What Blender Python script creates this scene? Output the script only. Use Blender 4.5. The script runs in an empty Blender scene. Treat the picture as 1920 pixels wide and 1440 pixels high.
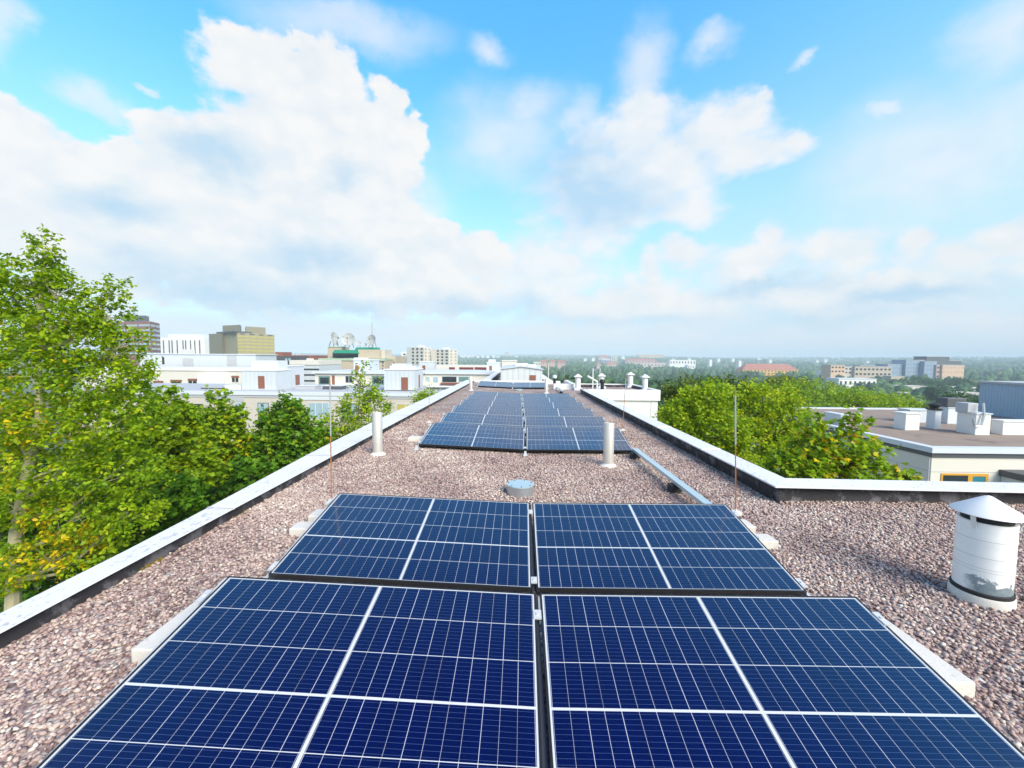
import bpy, math, random
import numpy as np
from mathutils import Vector, Matrix
random.seed(7); RNG = np.random.default_rng(7)
S = bpy.context.scene
COL = S.collection
R = math.radians

# ------------------------------------------------------------------ camera
CAM_H = 1.605
_f, _pi, _ro, _ya = 776.2, .064, .008, -.013            # focal length in photo pixels, pitch, roll, yaw
_R = np.array([math.cos(_ya), -math.sin(_ya), 0])
FW = np.array([math.sin(_ya)*math.cos(_pi), math.cos(_ya)*math.cos(_pi), -math.sin(_pi)])
_U = np.array([math.sin(_ya)*math.sin(_pi), math.cos(_ya)*math.sin(_pi), math.cos(_pi)])
RT = _R*math.cos(_ro) + _U*math.sin(_ro)
UP = _U*math.cos(_ro) - _R*math.sin(_ro)
CP = np.array([0, 0, CAM_H])
cd = bpy.data.cameras.new('camera'); cam = bpy.data.objects.new('camera', cd); COL.objects.link(cam)
cd.sensor_width = 36; cd.lens = 36*_f/1920; cd.clip_start = .05; cd.clip_end = 20000
m = Matrix.Identity(4)
for i in range(3):
    m[i][0], m[i][1], m[i][2], m[i][3] = RT[i], UP[i], -FW[i], CP[i]
cam.matrix_world = m
S.camera = cam
S.render.resolution_x, S.render.resolution_y = 1024, 768
S.view_settings.view_transform = 'Standard'; S.view_settings.look = 'None'
S.view_settings.exposure = 0.70; S.view_settings.gamma = 1
S.cycles.use_denoising = True
S.cycles.max_bounces = 8; S.cycles.volume_bounces = 0; S.cycles.transparent_max_bounces = 8

def ray(px, py):
    return FW + RT*(px-960)/_f - UP*(py-720)/_f
def at(px, py, Y):
    d = ray(px, py); return CP + d*(Y/d[1])
def proj(P):
    v = np.asarray(P, float)-CP; d = v@FW
    return 960+_f*(v@RT)/d, 720-_f*(v@UP)/d
def fx(px, Y, py=690): return float(at(px, py, Y)[0])
def fz(py, px, Y): return float(at(px, py, Y)[2])

# ------------------------------------------------------------------ node helpers
class NT:
    def __init__(s, nt): s.nt = nt; s.n = nt.nodes; s.l = nt.links
    def new(s, t, **k):
        n = s.n.new(t)
        for a, b in k.items(): setattr(n, a, b)
        return n
    def put(s, sock, v):
        if isinstance(v, bpy.types.NodeSocket): s.l.new(v, sock)
        else: sock.default_value = v
    def m(s, op, a, b=None, c=None, clamp=False):
        n = s.new('ShaderNodeMath', operation=op, use_clamp=clamp)
        for i, v in enumerate((a, b, c)):
            if v is not None: s.put(n.inputs[i], v)
        return n.outputs[0]
    def vm(s, op, a, b=None, scale=None, out=0):
        n = s.new('ShaderNodeVectorMath', operation=op)
        s.put(n.inputs[0], a)
        if b is not None: s.put(n.inputs[1], b)
        if scale is not None: s.put(n.inputs['Scale'], scale)
        return n.outputs[out]
    def mix(s, f, a, b, blend='MIX'):
        n = s.new('ShaderNodeMix', data_type='RGBA', blend_type=blend)
        s.put(n.inputs[0], f); s.put(n.inputs[6], a); s.put(n.inputs[7], b)
        return n.outputs[2]
    def noise(s, vec, scale, detail=4, rough=.55, out=0, dim='3D'):
        n = s.new('ShaderNodeTexNoise', noise_dimensions=dim)
        if vec is not None: s.put(n.inputs['Vector'], vec)
        s.put(n.inputs['Scale'], scale); n.inputs['Detail'].default_value = detail; n.inputs['Roughness'].default_value = rough
        return n.outputs[out]
    def ramp(s, f, stops, interp='LINEAR'):
        n = s.new('ShaderNodeValToRGB'); s.put(n.inputs[0], f); cr = n.color_ramp; cr.interpolation = interp
        while len(cr.elements) < len(stops): cr.elements.new(.5)
        for e, (p, c) in zip(cr.elements, stops): e.position = p; e.color = (*c, 1) if len(c) == 3 else c
        return n.outputs[0]
    def ss(s, x, lo, hi):
        n = s.new('ShaderNodeMapRange', interpolation_type='SMOOTHSTEP')
        s.put(n.inputs[0], x); n.inputs[1].default_value = lo; n.inputs[2].default_value = hi
        return n.outputs[0]
    def sep(s, v):
        n = s.new('ShaderNodeSeparateXYZ'); s.put(n.inputs[0], v); return n.outputs
    def comb(s, x, y, z):
        n = s.new('ShaderNodeCombineXYZ')
        for i, v in enumerate((x, y, z)): s.put(n.inputs[i], v)
        return n.outputs[0]

# ------------------------------------------------------------------ sun and sky
SUN_EL, SUN_AZ = R(38), R(142)          # azimuth clockwise from +Y: behind the camera, to its right
sd = bpy.data.lights.new('sun', 'SUN'); sd.energy = 3.9; sd.angle = R(40); sd.color = (1, .885, .73)
sun = bpy.data.objects.new('sun', sd); COL.objects.link(sun)
sv = Vector((math.sin(SUN_AZ)*math.cos(SUN_EL), math.cos(SUN_AZ)*math.cos(SUN_EL), math.sin(SUN_EL)))
sun.rotation_euler = sv.to_track_quat('Z', 'Y').to_euler(); sun.location = (8, -8, 12)

def sky_world():
    w = bpy.data.worlds.new('World'); S.world = w; w.use_nodes = True
    t = NT(w.node_tree); t.n.clear()
    out = t.new('ShaderNodeOutputWorld'); bg = t.new('ShaderNodeBackground'); t.l.new(bg.outputs[0], out.inputs[0])
    ST = .10; bg.inputs[1].default_value = ST
    sky = t.new('ShaderNodeTexSky', sky_type='NISHITA', sun_disc=False)
    sky.sun_elevation = SUN_EL; sky.sun_rotation = SUN_AZ; sky.air_density = 1.2; sky.dust_density = .6; sky.ozone_density = 2.0
    d = t.new('ShaderNodeTexCoord').outputs['Generated']
    x, y, z = t.sep(d)
    az = t.m('ARCTAN2', x, y); el = t.m('ARCSINE', z)
    # wobble of the direction gives the clouds their billows
    dn = t.vm('MULTIPLY', d, (1, 1, 1.5))
    wob = t.vm('SUBTRACT', t.noise(dn, 5.5, 7, .62, 1), (.5, .5, .5))
    wob2 = t.vm('SUBTRACT', t.noise(dn, 2.2, 3, .5, 1), (.5, .5, .5))
    uv = t.vm('ADD', t.comb(az, el, 0.), t.vm('ADD', t.vm('SCALE', wob, scale=.14), t.vm('SCALE', wob2, scale=.10)))
    def aer(px, py):
        v = ray(px, py); v = v/np.linalg.norm(v)
        return math.atan2(v[0], v[1]), math.asin(v[2])
    def field(blobs, k=.35):
        acc = None
        for px, py, rx, ry in blobs:
            a, e = aer(px, py)
            ra = abs(aer(px+rx, py)[0]-aer(px-rx, py)[0])/2; re = abs(aer(px, py-ry)[1]-aer(px, py+ry)[1])/2
            q = t.vm('MULTIPLY', t.vm('SUBTRACT', uv, (a, e, 0)), (1/ra, 1/re, 0))
            g = t.m('SUBTRACT', 1., t.vm('LENGTH', q, out=1))
            acc = g if acc is None else t.m('SMOOTH_MAX', acc, g, k)
        return acc
    big = [(515,130,130,110),(450,85,55,60),(600,130,75,75),(560,270,200,150),(700,330,105,140),(722,195,42,60),(640,410,210,120),
           (810,445,85,60),(852,425,32,42),(340,265,100,85),(255,310,65,65),(300,430,200,130),(90,330,140,110),(40,235,100,60),
           (140,470,230,120),(480,500,280,100),(750,530,210,85),(900,470,60,50),(770,270,45,70),(560,60,40,30),(380,230,40,30),(240,265,30,30),(450,340,170,130),(350,400,160,110),(200,400,160,110),(560,420,170,120)]
    mid = [(1185,195,60,70),(1190,255,110,90),(1240,300,190,95),(1330,240,110,70),(1110,330,120,80),(1150,370,190,90),(1290,240,95,75),(1370,195,60,50),(1412,160,28,24),(1250,320,170,85),(1400,295,100,45),
           (1470,275,40,25),(1150,410,170,80),(1000,490,160,80),(1280,400,90,45),(1060,560,320,60)]
    low = [(1432,440,42,38),(1420,495,120,60),(1290,490,65,32),(1222,515,32,40),(1570,480,100,50),(1622,465,42,35),(1720,470,50,35),
           (1800,490,70,40),(1900,460,90,60),(1600,560,350,70),(1300,570,320,55),(600,625,500,30),(1200,630,500,30),(1750,620,300,40)]
    veil = [(650,40,260,75),(1000,200,75,75),(1085,225,55,65),(1860,60,130,120),(1910,190,80,90),(1640,222,50,16),(1510,100,40,16),
            (1750,300,330,170),(1200,110,60,90),(1330,90,60,40),(800,380,70,120),(640,20,120,60),(20,60,60,80),(920,90,60,40),(275,155,20,8),(200,180,70,40),(960,260,160,120)]
    n1 = t.noise(dn, 9., 9, .62); n1c = t.m('SUBTRACT', n1, .5)
    n2 = t.noise(t.vm('ADD', dn, (3.1, 1.7, .4)), 3.2, 5, .55)
    fine = t.m('SUBTRACT', t.noise(dn, 26., 6, .6), .5)
    n1c = t.m('ADD', n1c, t.m('MULTIPLY', fine, .6))
    wd = t.vm('ADD', dn, t.vm('SCALE', wob, scale=.05))
    def puff(sc):
        v = t.new('ShaderNodeTexVoronoi', feature='SMOOTH_F1'); t.put(v.inputs['Vector'], wd); v.inputs['Scale'].default_value = sc; v.inputs['Smoothness'].default_value = .45
        return t.m('SUBTRACT', .45, v.outputs['Distance'])
    pf = t.m('ADD', puff(13.), t.m('MULTIPLY', puff(31.), .6))
    n1c = t.m('ADD', n1c, t.m('MULTIPLY', pf, .42))
    D1 = t.m('ADD', field(big), t.m('MULTIPLY', n1c, .6))
    D2 = t.m('ADD', field(mid, .5), t.m('MULTIPLY', n1c, .8))
    D3 = t.m('ADD', field(low), t.m('MULTIPLY', n1c, .75))
    DV = t.m('ADD', field(veil, .2), t.m('MULTIPLY', t.m('SUBTRACT', n2, .5), 1.2))
    # far from the photographed part of the sky: ordinary broken cloud
    side = t.m('MULTIPLY', t.ss(t.m('ABSOLUTE', az), 1.0, 1.5), t.ss(el, 1.15, .85))
    gen = t.m('MULTIPLY', t.ss(n2, .47, .62), side)
    a1 = t.m('MULTIPLY', t.ss(D1, -.02, .22), .98); a2 = t.m('MULTIPLY', t.ss(D2, -.08, .6), .90); a3 = t.m('MULTIPLY', t.ss(D3, -.22, .6), .93)
    av = t.m('MULTIPLY', t.ss(DV, -.12, 1.0), .66)
    def over(a, b): return t.m('SUBTRACT', 1., t.m('MULTIPLY', t.m('SUBTRACT', 1., a), t.m('SUBTRACT', 1., b)))
    al = over(over(over(a1, a2), over(a3, av)), gen)
    # thickness: thick low parts of a cloud are bluer than its sunlit shoulders
    shade_b = [(430,550,330,70),(250,520,180,60),(650,580,260,50),(400,280,90,80),(900,585,220,42),(1200,600,350,24),(1130,370,170,80),
               (1070,300,100,60),(1500,602,320,24),(560,470,190,60),(230,400,150,60),(1450,545,170,22),(1700,562,240,24),(640,320,80,50)]
    sh = t.ss(t.m('ADD', field(shade_b, .5), t.m('MULTIPLY', t.m('SUBTRACT', n2, .5), 1.4)), -.2, 1.15)
    relief = t.m('SUBTRACT', t.noise(t.vm('ADD', dn, (.018, -.012, .03)), 9., 6, .6), t.noise(dn, 9., 6, .6))
    sh2 = t.m('ADD', t.m('ADD', t.m('MULTIPLY', sh, .92), .10), t.m('SUBTRACT', t.m('MULTIPLY', relief, .9), t.m('MULTIPLY', pf, .34)), clamp=True)
    ccol = t.mix(sh2, (.99, .985, .975, 1), (.54, .75, .93, 1))
    ccol = t.vm('SCALE', ccol, scale=.60/ST)
    tint = t.mix(t.ss(el, .0, .9), (.62, .93, 1.03, 1), (.34, 1.06, 1.2, 1))
    tint = t.mix(t.ss(el, .70, 1.08), tint, (.04, .27, .75, 1))
    blue = t.mix(1., t.vm('SCALE', sky.outputs[0], scale=1.9), tint, 'MULTIPLY')
    # pale air low over the horizon
    pale = t.m('MULTIPLY', t.ss(el, .55, -.02), .88)
    blue = t.mix(pale, blue, tuple(v/ST*.62 for v in (.64, .82, .97))+(1,))
    blue = t.mix(t.m('MULTIPLY', t.m('MULTIPLY', t.ss(az, .0, .8), t.ss(el, .8, .1)), .5), blue, tuple(v/ST*.62 for v in (.60, .86, .97))+(1,))
    c = t.mix(al, blue, ccol)
    c = t.mix(t.ss(el, .13, .0), c, tuple(v/ST*.62 for v in (.75, .85, .93))+(1,))
    t.l.new(c, bg.inputs[0])
sky_world()

# ------------------------------------------------------------------ mesh builder
class MB:
    def __init__(s): s.v = []; s.f = []; s.m = []
    def add(s, vs, fs, mi=0):
        o = len(s.v); s.v += [tuple(map(float, p)) for p in vs]
        for q in fs: s.f.append([o+i for i in q]); s.m.append(mi)
        return s
    def box(s, x0, x1, y0, y1, z0, z1, mi=0):
        if x0 > x1: x0, x1 = x1, x0
        if y0 > y1: y0, y1 = y1, y0
        if z0 > z1: z0, z1 = z1, z0
        return s.add([(x0,y0,z0),(x1,y0,z0),(x1,y1,z0),(x0,y1,z0),(x0,y0,z1),(x1,y0,z1),(x1,y1,z1),(x0,y1,z1)],
              [(3,2,1,0),(4,5,6,7),(0,1,5,4),(1,2,6,5),(2,3,7,6),(3,0,4,7)], mi)
    def prism(s, pts, z0, z1, mi=0):
        n = len(pts)
        a = sum(pts[i][0]*pts[(i+1)%n][1]-pts[(i+1)%n][0]*pts[i][1] for i in range(n))
        if a < 0: pts = pts[::-1]
        za = z0 if isinstance(z0, (list, tuple)) else [z0]*n; zb = z1 if isinstance(z1, (list, tuple)) else [z1]*n
        return s.add([(p[0],p[1],za[i]) for i, p in enumerate(pts)]+[(p[0],p[1],zb[i]) for i, p in enumerate(pts)],
              [tuple(range(n))[::-1], tuple(range(n,2*n))]+[(i,(i+1)%n,n+(i+1)%n,n+i) for i in range(n)], mi)
    def tube(s, p0, p1, r0, r1=None, n=8, mi=0, caps=True):
        r1 = r0 if r1 is None else r1
        p0, p1 = Vector(p0), Vector(p1); d = (p1-p0).normalized()
        u = d.orthogonal().normalized(); w = d.cross(u)
        vs = [p+(u*math.cos(2*math.pi*i/n)+w*math.sin(2*math.pi*i/n))*r for p, r in ((p0,r0),(p1,r1)) for i in range(n)]
        fs = [(i,(i+1)%n,n+(i+1)%n,n+i) for i in range(n)]
        if caps: fs += [tuple(range(n))[::-1], tuple(range(n,2*n))]
        return s.add(vs, fs, mi)
    def lathe(s, prof, c=(0,0,0), n=32, mi=0, tilt=None):
        o = len(s.v); vs = []
        M = tilt or Matrix.Identity(3)
        for r, z in prof:
            for i in range(n):
                vs.append(Vector(c)+M@Vector((r*math.cos(2*math.pi*i/n), r*math.sin(2*math.pi*i/n), z)))
        fs = []
        for k in range(len(prof)-1):
            for i in range(n):
                fs.append((k*n+i, k*n+(i+1)%n, (k+1)*n+(i+1)%n, (k+1)*n+i))
        if prof[0][0] > 1e-6: fs.append(tuple(range(n))[::-1])
        if prof[-1][0] > 1e-6: fs.append(tuple((len(prof)-1)*n+i for i in range(n)))
        return s.add(vs, fs, mi)
    def build(s, name, mat, parent=None, smooth=False, bevel=0):
        me = bpy.data.meshes.new(name); me.from_pydata(s.v, [], s.f)
        mats = mat if isinstance(mat, (list, tuple)) else [mat]
        for q in mats: me.materials.append(q)
        for p, i in zip(me.polygons, s.m): p.material_index = i; p.use_smooth = smooth
        me.update()
        if smooth: me.set_sharp_from_angle(angle=R(35))
        o = bpy.data.objects.new(name, me); COL.objects.link(o)
        if parent: o.parent = parent
        if bevel:
            b = o.modifiers.new('bevel', 'BEVEL'); b.width = bevel; b.segments = 2; b.limit_method = 'ANGLE'
        return o
def tag(o, label, cat, group=None):
    o['label'] = label; o['category'] = cat
    if group: o['group'] = group
    return o
def thing(name, label, cat, loc=(0,0,0), rz=0, group=None):
    o = bpy.data.objects.new(name, None); COL.objects.link(o); o.location = loc; o.rotation_euler = (0,0,rz)
    o.empty_display_size = .2
    return tag(o, label, cat, group)
def dup(root, label=None):
    r = root.copy(); COL.objects.link(r)
    if label: r['label'] = label
    for ch in list(root.children):
        c = ch.copy(); COL.objects.link(c); c.parent = r
        for g in list(ch.children):
            d = g.copy(); COL.objects.link(d); d.parent = c
    return r
def structure(o): o['kind'] = 'structure'; return o
def stuff(o): o['kind'] = 'stuff'; return o

def big_mesh(name, V, F, mat, tint=None, parent=None, smooth=False):
    """V (n,3) float, F (m,k) int -> mesh object, one float per face as attribute 'tint'"""
    me = bpy.data.meshes.new(name); V = np.asarray(V, np.float32); F = np.asarray(F, np.int32)
    k = F.shape[1]
    me.vertices.add(len(V)); me.vertices.foreach_set('co', V.ravel())
    me.loops.add(F.size); me.loops.foreach_set('vertex_index', F.ravel())
    me.polygons.add(len(F)); me.polygons.foreach_set('loop_start', np.arange(0, F.size, k, dtype=np.int32))
    if smooth: me.polygons.foreach_set('use_smooth', np.ones(len(F), bool))
    me.update(calc_edges=True)
    if tint is not None:
        a = me.attributes.new('tint', 'FLOAT', 'FACE'); a.data.foreach_set('value', np.asarray(tint, np.float32))
    me.materials.append(mat)
    o = bpy.data.objects.new(name, me); COL.objects.link(o)
    if parent: o.parent = parent
    return o

# ------------------------------------------------------------------ materials
def pmat(name, col, rough=.6, var=.12, scale=3., metal=0., bump=0., bscale=30., spec=.5, dirt=None, streak=0.):
    mt = bpy.data.materials.new(name); mt.use_nodes = True
    t = NT(mt.node_tree); b = t.n['Principled BSDF']
    oc = t.new('ShaderNodeTexCoord').outputs['Object']
    n = t.noise(oc, scale, 5, .6)
    f = t.m('ADD', t.m('MULTIPLY', t.m('SUBTRACT', n, .5), 2*var), 1.)
    c = t.vm('SCALE', (*col[:3],), scale=f)
    if dirt:
        dn = t.noise(t.vm('MULTIPLY', oc, (1, 1, .25 if streak else 1)), dirt[1], 6, .65)
        c = t.mix(t.m('MULTIPLY', t.ss(dn, dirt[2], dirt[2]+.12), dirt[3] if len(dirt) > 3 else .8), c, (*dirt[0], 1))
    t.put(b.inputs['Base Color'], c)
    b.inputs['Roughness'].default_value = rough; b.inputs['Metallic'].default_value = metal
    b.inputs['Specular IOR Level'].default_value = spec
    if bump:
        bp = t.new('ShaderNodeBump'); bp.inputs['Strength'].default_value = bump; bp.inputs['Distance'].default_value = .01
        t.put(bp.inputs['Height'], t.noise(oc, bscale, 5, .6)); t.l.new(bp.outputs[0], b.inputs['Normal'])
    return mt
def corrugated(name, col, pitch, axis='X', amp=.5, rough=.45):
    mt = pmat(name, col, rough, .06, .8); t = NT(mt.node_tree); b = t.n['Principled BSDF']
    oc = t.new('ShaderNodeTexCoord').outputs['Object']; x, y, z = t.sep(oc)
    xx = t.m('ADD', x, y) if axis == 'X' else z
    fr = t.m('PINGPONG', xx, pitch/2)
    h = t.ss(fr, pitch*.12, pitch*.22)
    bp = t.new('ShaderNodeBump'); bp.inputs['Strength'].default_value = amp; bp.inputs['Distance'].default_value = .03
    t.put(bp.inputs['Height'], h); t.l.new(bp.outputs[0], b.inputs['Normal'])
    return mt
def ramp_mat(name, stops, rough=.7, trans=0., nscale=None, spec=.3):
    """face attribute 'tint' -> colour"""
    mt = bpy.data.materials.new(name); mt.use_nodes = True
    t = NT(mt.node_tree); b = t.n['Principled BSDF']
    a = t.new('ShaderNodeAttribute', attribute_name='tint').outputs['Fac']
    c = t.ramp(a, stops)
    if nscale:
        oc = t.new('ShaderNodeTexCoord').outputs['Object']
        c = t.vm('SCALE', c, scale=t.m('ADD', t.m('MULTIPLY', t.noise(oc, nscale, 4, .7), 1.1), .45))
    t.put(b.inputs['Base Color'], c); b.inputs['Roughness'].default_value = rough; b.inputs['Specular IOR Level'].default_value = spec
    if trans:
        tr = t.new('ShaderNodeBsdfTranslucent'); t.put(tr.inputs['Color'], t.mix(1., c, (1.25, 1.2, .5, 1), 'MULTIPLY'))
        mx = t.new('ShaderNodeMixShader'); mx.inputs[0].default_value = trans
        t.l.new(b.outputs[0], mx.inputs[1]); t.l.new(tr.outputs[0], mx.inputs[2]); t.l.new(mx.outputs[0], t.n['Material Output'].inputs[0])
    return mt
M = {}
M['white'] = pmat('white_paint', (.70,.70,.69), .45, .05, 2, dirt=((.45,.42,.38),2.5,.62,.35))
M['warmwhite'] = pmat('warm_white_plaster', (.62,.59,.53), .7, .05, .6, dirt=((.5,.46,.4),.7,.63,.3))
M['beige'] = pmat('beige_panel', (.50,.46,.40), .75, .06, .5, dirt=((.4,.36,.32),.5,.62,.3))
M['grey'] = pmat('grey_panel', (.40,.41,.43), .6, .06, .8)
M['lightgrey'] = pmat('light_grey_sheet', (.56,.60,.64), .5, .05, .8, dirt=((.4,.42,.44),.9,.64,.4))
M['palesheet'] = corrugated('pale_blue_seamed_sheet', (.50,.54,.58), .55, 'X', .5)
M['bluesheet'] = corrugated('blue_grey_corrugated_sheet', (.28,.39,.50), .22, 'X', .8)
M['whitesheet'] = corrugated('white_seamed_sheet', (.52,.56,.58), .5, 'X', .6)
M['brown'] = pmat('brown_door', (.22,.085,.05), .5, .1, 3)
M['darkred'] = pmat('dark_red_frame', (.16,.03,.03), .5, .1, 3)
M['black'] = pmat('black_plastic', (.012,.012,.013), .5, .1, 8)
M['darkgrey'] = pmat('dark_grey', (.07,.075,.085), .55, .1, 2)
M['galv'] = pmat('galvanised_steel', (.50,.53,.55), .38, .15, 25, metal=.75, dirt=((.3,.31,.32),18,.6,.5))
M['steel'] = pmat('brushed_steel', (.70,.66,.60), .42, .05, 4, metal=.55)
M['alu'] = pmat('aluminium', (.60,.60,.59), .5, .08, 20, metal=.3)
M['tray'] = pmat('tray_steel', (.50,.62,.66), .35, .08, 6, metal=.5)
M['concrete'] = pmat('pale_concrete', (.60,.57,.52), .9, .12, 10, bump=.3, bscale=80, dirt=((.38,.35,.31),9,.58,.6))
M['olive'] = pmat('olive_shaded', (.22,.20,.13), .8, .06, .1)  # olive tower in its shaded tone, the shade put into the colour
M['olivelit'] = pmat('olive_sunlit', (.32,.28,.17), .8, .06, .1)  # same olive in its sunlit tone, the light put into the colour
M['brick'] = pmat('red_brown_brick', (.24,.085,.06), .85, .12, .3)
M['tan'] = pmat('tan_stone', (.44,.37,.28), .8, .08, .2)
M['green'] = pmat('green_awning', (.01,.20,.11), .6, .1, .5)
M['palegreen'] = pmat('pale_green_copper', (.36,.47,.33), .7, .12, .4)
M['ochre'] = pmat('ochre_render', (.60,.34,.08), .8, .06, .05)
M['redroof'] = pmat('red_tile_roof', (.34,.12,.08), .8, .1, .05)
M['pink'] = pmat('pink_render', (.46,.33,.30), .8, .1, .03)
M['orange'] = pmat('orange_brick', (.58,.40,.27), .8, .08, .05)
M['bluewall'] = pmat('blue_grey_curtain_wall', (.20,.26,.36), .5, .08, .05)
M['yellowframe'] = pmat('yellow_window_frame', (.60,.30,.03), .45, .08, 2)
M['tealpane'] = pmat('teal_glass', (.03,.19,.24), .12, .1, 1)
M['curtain'] = pmat('yellow_curtain', (.42,.36,.08), .8, .2, 4)
M['copper'] = pmat('copper_rod', (.50,.20,.06), .4, .1, 9, metal=.4)
M['rodgrey'] = pmat('grey_rod', (.45,.46,.47), .4, .1, 9, metal=.4)
M['rubber'] = pmat('rubber', (.02,.02,.022), .8, .1, 20)
M['moss'] = pmat('moss', (.17,.12,.015), .95, .4, 60, bump=1, bscale=120)
M['asphalt'] = pmat('asphalt', (.05,.05,.052), .9, .2, .2)
M['bark'] = pmat('bark', (.22,.19,.14), .9, .35, 9, bump=.6, bscale=20, dirt=((.05,.045,.04),7,.55,.8))
M['palebark'] = pmat('pale_bark', (.42,.38,.24), .85, .25, 6, bump=.5, bscale=18, dirt=((.07,.06,.05),5,.60,.9))
def glass_mat(name, col=(.02,.03,.035), rough=.08):
    mt = pmat(name, col, rough, .3, .6, spec=.8); return mt
M['glass'] = glass_mat('dark_window_glass'); M['glassgreen'] = glass_mat('green_balcony_glass', (.12,.22,.20)); M['glassblue'] = glass_mat('pale_blue_glass', (.30,.42,.48))

# ------------------------------------------------------------------ ground and far hills
def ground_z(x, y):
    r = np.hypot(x, y); a = np.arctan2(x, y)
    s = lambda lo, hi: np.clip((r-lo)/(hi-lo), 0, 1)**2*(3-2*np.clip((r-lo)/(hi-lo), 0, 1))
    z = -17 - 12*s(70, 330) + 4*np.sin(a*7+1)*s(500, 1200) + 22*s(900, 2600) + 18*s(2300, 4200)
    z = z + (5*np.sin(a*11+r*.0016)+3.5*np.sin(a*23+2+r*.003))*s(1200, 2600)
    return z
def build_ground():
    rs = np.concatenate([np.linspace(0, 100, 8)[1:], np.linspace(130, 1000, 24), np.linspace(1080, 5200, 50)])
    na = 180; V = [(0, 0, -17)]; 
    for r in rs:
        for k in range(na):
            a = 2*math.pi*k/na; x, y = r*math.sin(a), r*math.cos(a)
            V.append((x, y, float(ground_z(np.array(x), np.array(y)))))
    F = [(0, 1+(k+1) % na, 1+k) for k in range(na)]
    for i in range(len(rs)-1):
        o, q = 1+i*na, 1+(i+1)*na
        F += [(o+k, o+(k+1) % na, q+(k+1) % na, q+k) for k in range(na)]
    b = MB(); b.v = V; b.f = F; b.m = [0]*len(F)
    mt = pmat('grass_ground', (.06,.09,.03), .95, .4, .05, dirt=((.10,.09,.07),.02,.55,.8))
    o = b.build('ground', mt, smooth=True); structure(o)
    b = MB().box(-60, 3, 38, 46, -17.2, -16.95); o = b.build('road', M['asphalt']); structure(o)
build_ground()

# ------------------------------------------------------------------ the roof we stand on
XV = .12; SL, SR = .0373, .0084
def zr(x): return SR*(x-XV) if x > XV else -SL*(x-XV)
def onroof(px, py, dz=0):
    d = ray(px, py); t = 3.
    for _ in range(50):
        P = CP+t*d; t = (zr(P[0])+dz-CAM_H)/d[2]
    return CP+t*d
def gravel_material():
    mt = bpy.data.materials.new('roof_gravel'); mt.use_nodes = True; t = NT(mt.node_tree); b = t.n['Principled BSDF']
    oc = t.new('ShaderNodeTexCoord').outputs['Object']
    vo = t.new('ShaderNodeTexVoronoi'); t.put(vo.inputs['Vector'], t.vm('MULTIPLY', oc, (1, .8, 1))); vo.inputs['Scale'].default_value = 52
    r = t.sep(vo.outputs['Color'])[0]
    c = t.ramp(r, STONES)
    big = t.noise(oc, .9, 5, .6); c = t.vm('SCALE', c, scale=t.m('ADD', t.m('MULTIPLY', t.ss(big, .3, .7), .35), .78))
    edge = t.ss(vo.outputs['Distance'], .75, .35)
    c = t.vm('SCALE', c, scale=t.m('ADD', t.m('MULTIPLY', edge, .35), .65))
    t.put(b.inputs['Base Color'], c); b.inputs['Roughness'].default_value = .9; b.inputs['Specular IOR Level'].default_value = .2
    bp = t.new('ShaderNodeBump'); bp.inputs['Strength'].default_value = .9; bp.inputs['Distance'].default_value = .012
    t.put(bp.inputs['Height'], t.m('SUBTRACT', 1., vo.outputs['Distance'])); t.l.new(bp.outputs[0], b.inputs['Normal'])
    return mt
STONES = [(0, (.13,.088,.088)), (.18, (.25,.168,.158)), (.4, (.375,.268,.243)), (.62, (.455,.35,.308)), (.82, (.52,.43,.37)), (.94, (.60,.53,.455)), (1, (.72,.68,.60))]
M['gravel'] = gravel_material()
def membrane_material():
    mt = pmat('bitumen_membrane', (.028,.025,.029), .8, .4, 3, bump=.8, bscale=14, dirt=((.17,.16,.175),5,.50,.6))
    return mt
M['membrane'] = membrane_material(); M['browngravel'] = pmat('brown_roof_gravel', (.25,.19,.15), .95, .3, 1.2, bump=.6, bscale=25, dirt=((.13,.09,.08),.5,.56,.7))
def coping_material():
    mt = pmat('white_coping_sheet', (.66,.655,.67), .5, .05, 1.5); t = NT(mt.node_tree); b = t.n['Principled BSDF']
    oc = t.new('ShaderNodeTexCoord').outputs['Object']
    c0 = b.inputs['Base Color'].links[0].from_socket
    sp = t.noise(t.vm('MULTIPLY', oc, (1.5, 1, 1)), 21, 3, .7); patch = t.noise(oc, 2.2, 4, .6)
    f = t.m('MULTIPLY', t.ss(sp, .54, .63), t.ss(patch, .42, .60))
    up = t.sep(t.new('ShaderNodeNewGeometry').outputs['Normal'])[2]
    f = t.m('MULTIPLY', f, t.ss(up, .6, .9))
    c = t.mix(t.m('MULTIPLY', f, .7), c0, (.32,.29,.33,1))
    # folded seams across the sheet about every two metres
    t.put(b.inputs['Base Color'], c)
    return mt
M['coping'] = coping_material()

home = thing('apartment_building', 'apartment building we stand on, flat gravel roof with white edged low parapets', 'building')
X0, X1, XE, Y0, YW, YE = -3.0, 3.0, 12.0, -5.0, 4.68, 25.2
WX, WY0, WY1 = 6.25, 18.4, 22.6       # the stair wing on the right
def roof_sheet():
    b = MB()
    def strip(xs, y0, y1):
        for xa, xb in zip(xs[:-1], xs[1:]):
            b.add([(xa,y0,zr(xa)),(xb,y0,zr(xb)),(xb,y1,zr(xb)),(xa,y1,zr(xa))], [(0,1,2,3)])
    strip([X0+.05, XV, X1-.02], Y0, YE-.05); strip([X1-.02, XE], Y0, YW-.05); strip([X1-.02, WX-.1], WY0+.1, WY1-.1)
    b.build('gravel_roof', M['gravel'], home)
roof_sheet()
w = MB(); w.box(-2.93, 2.97, -5.2, YE+.1, -17, -.10); w.build('wall', M['warmwhite'], home)
w = MB(); w.box(2.972, XE+.2, -5.2, YW+.03, -17, -.06); w.build('wall', M['warmwhite'], home)
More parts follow.
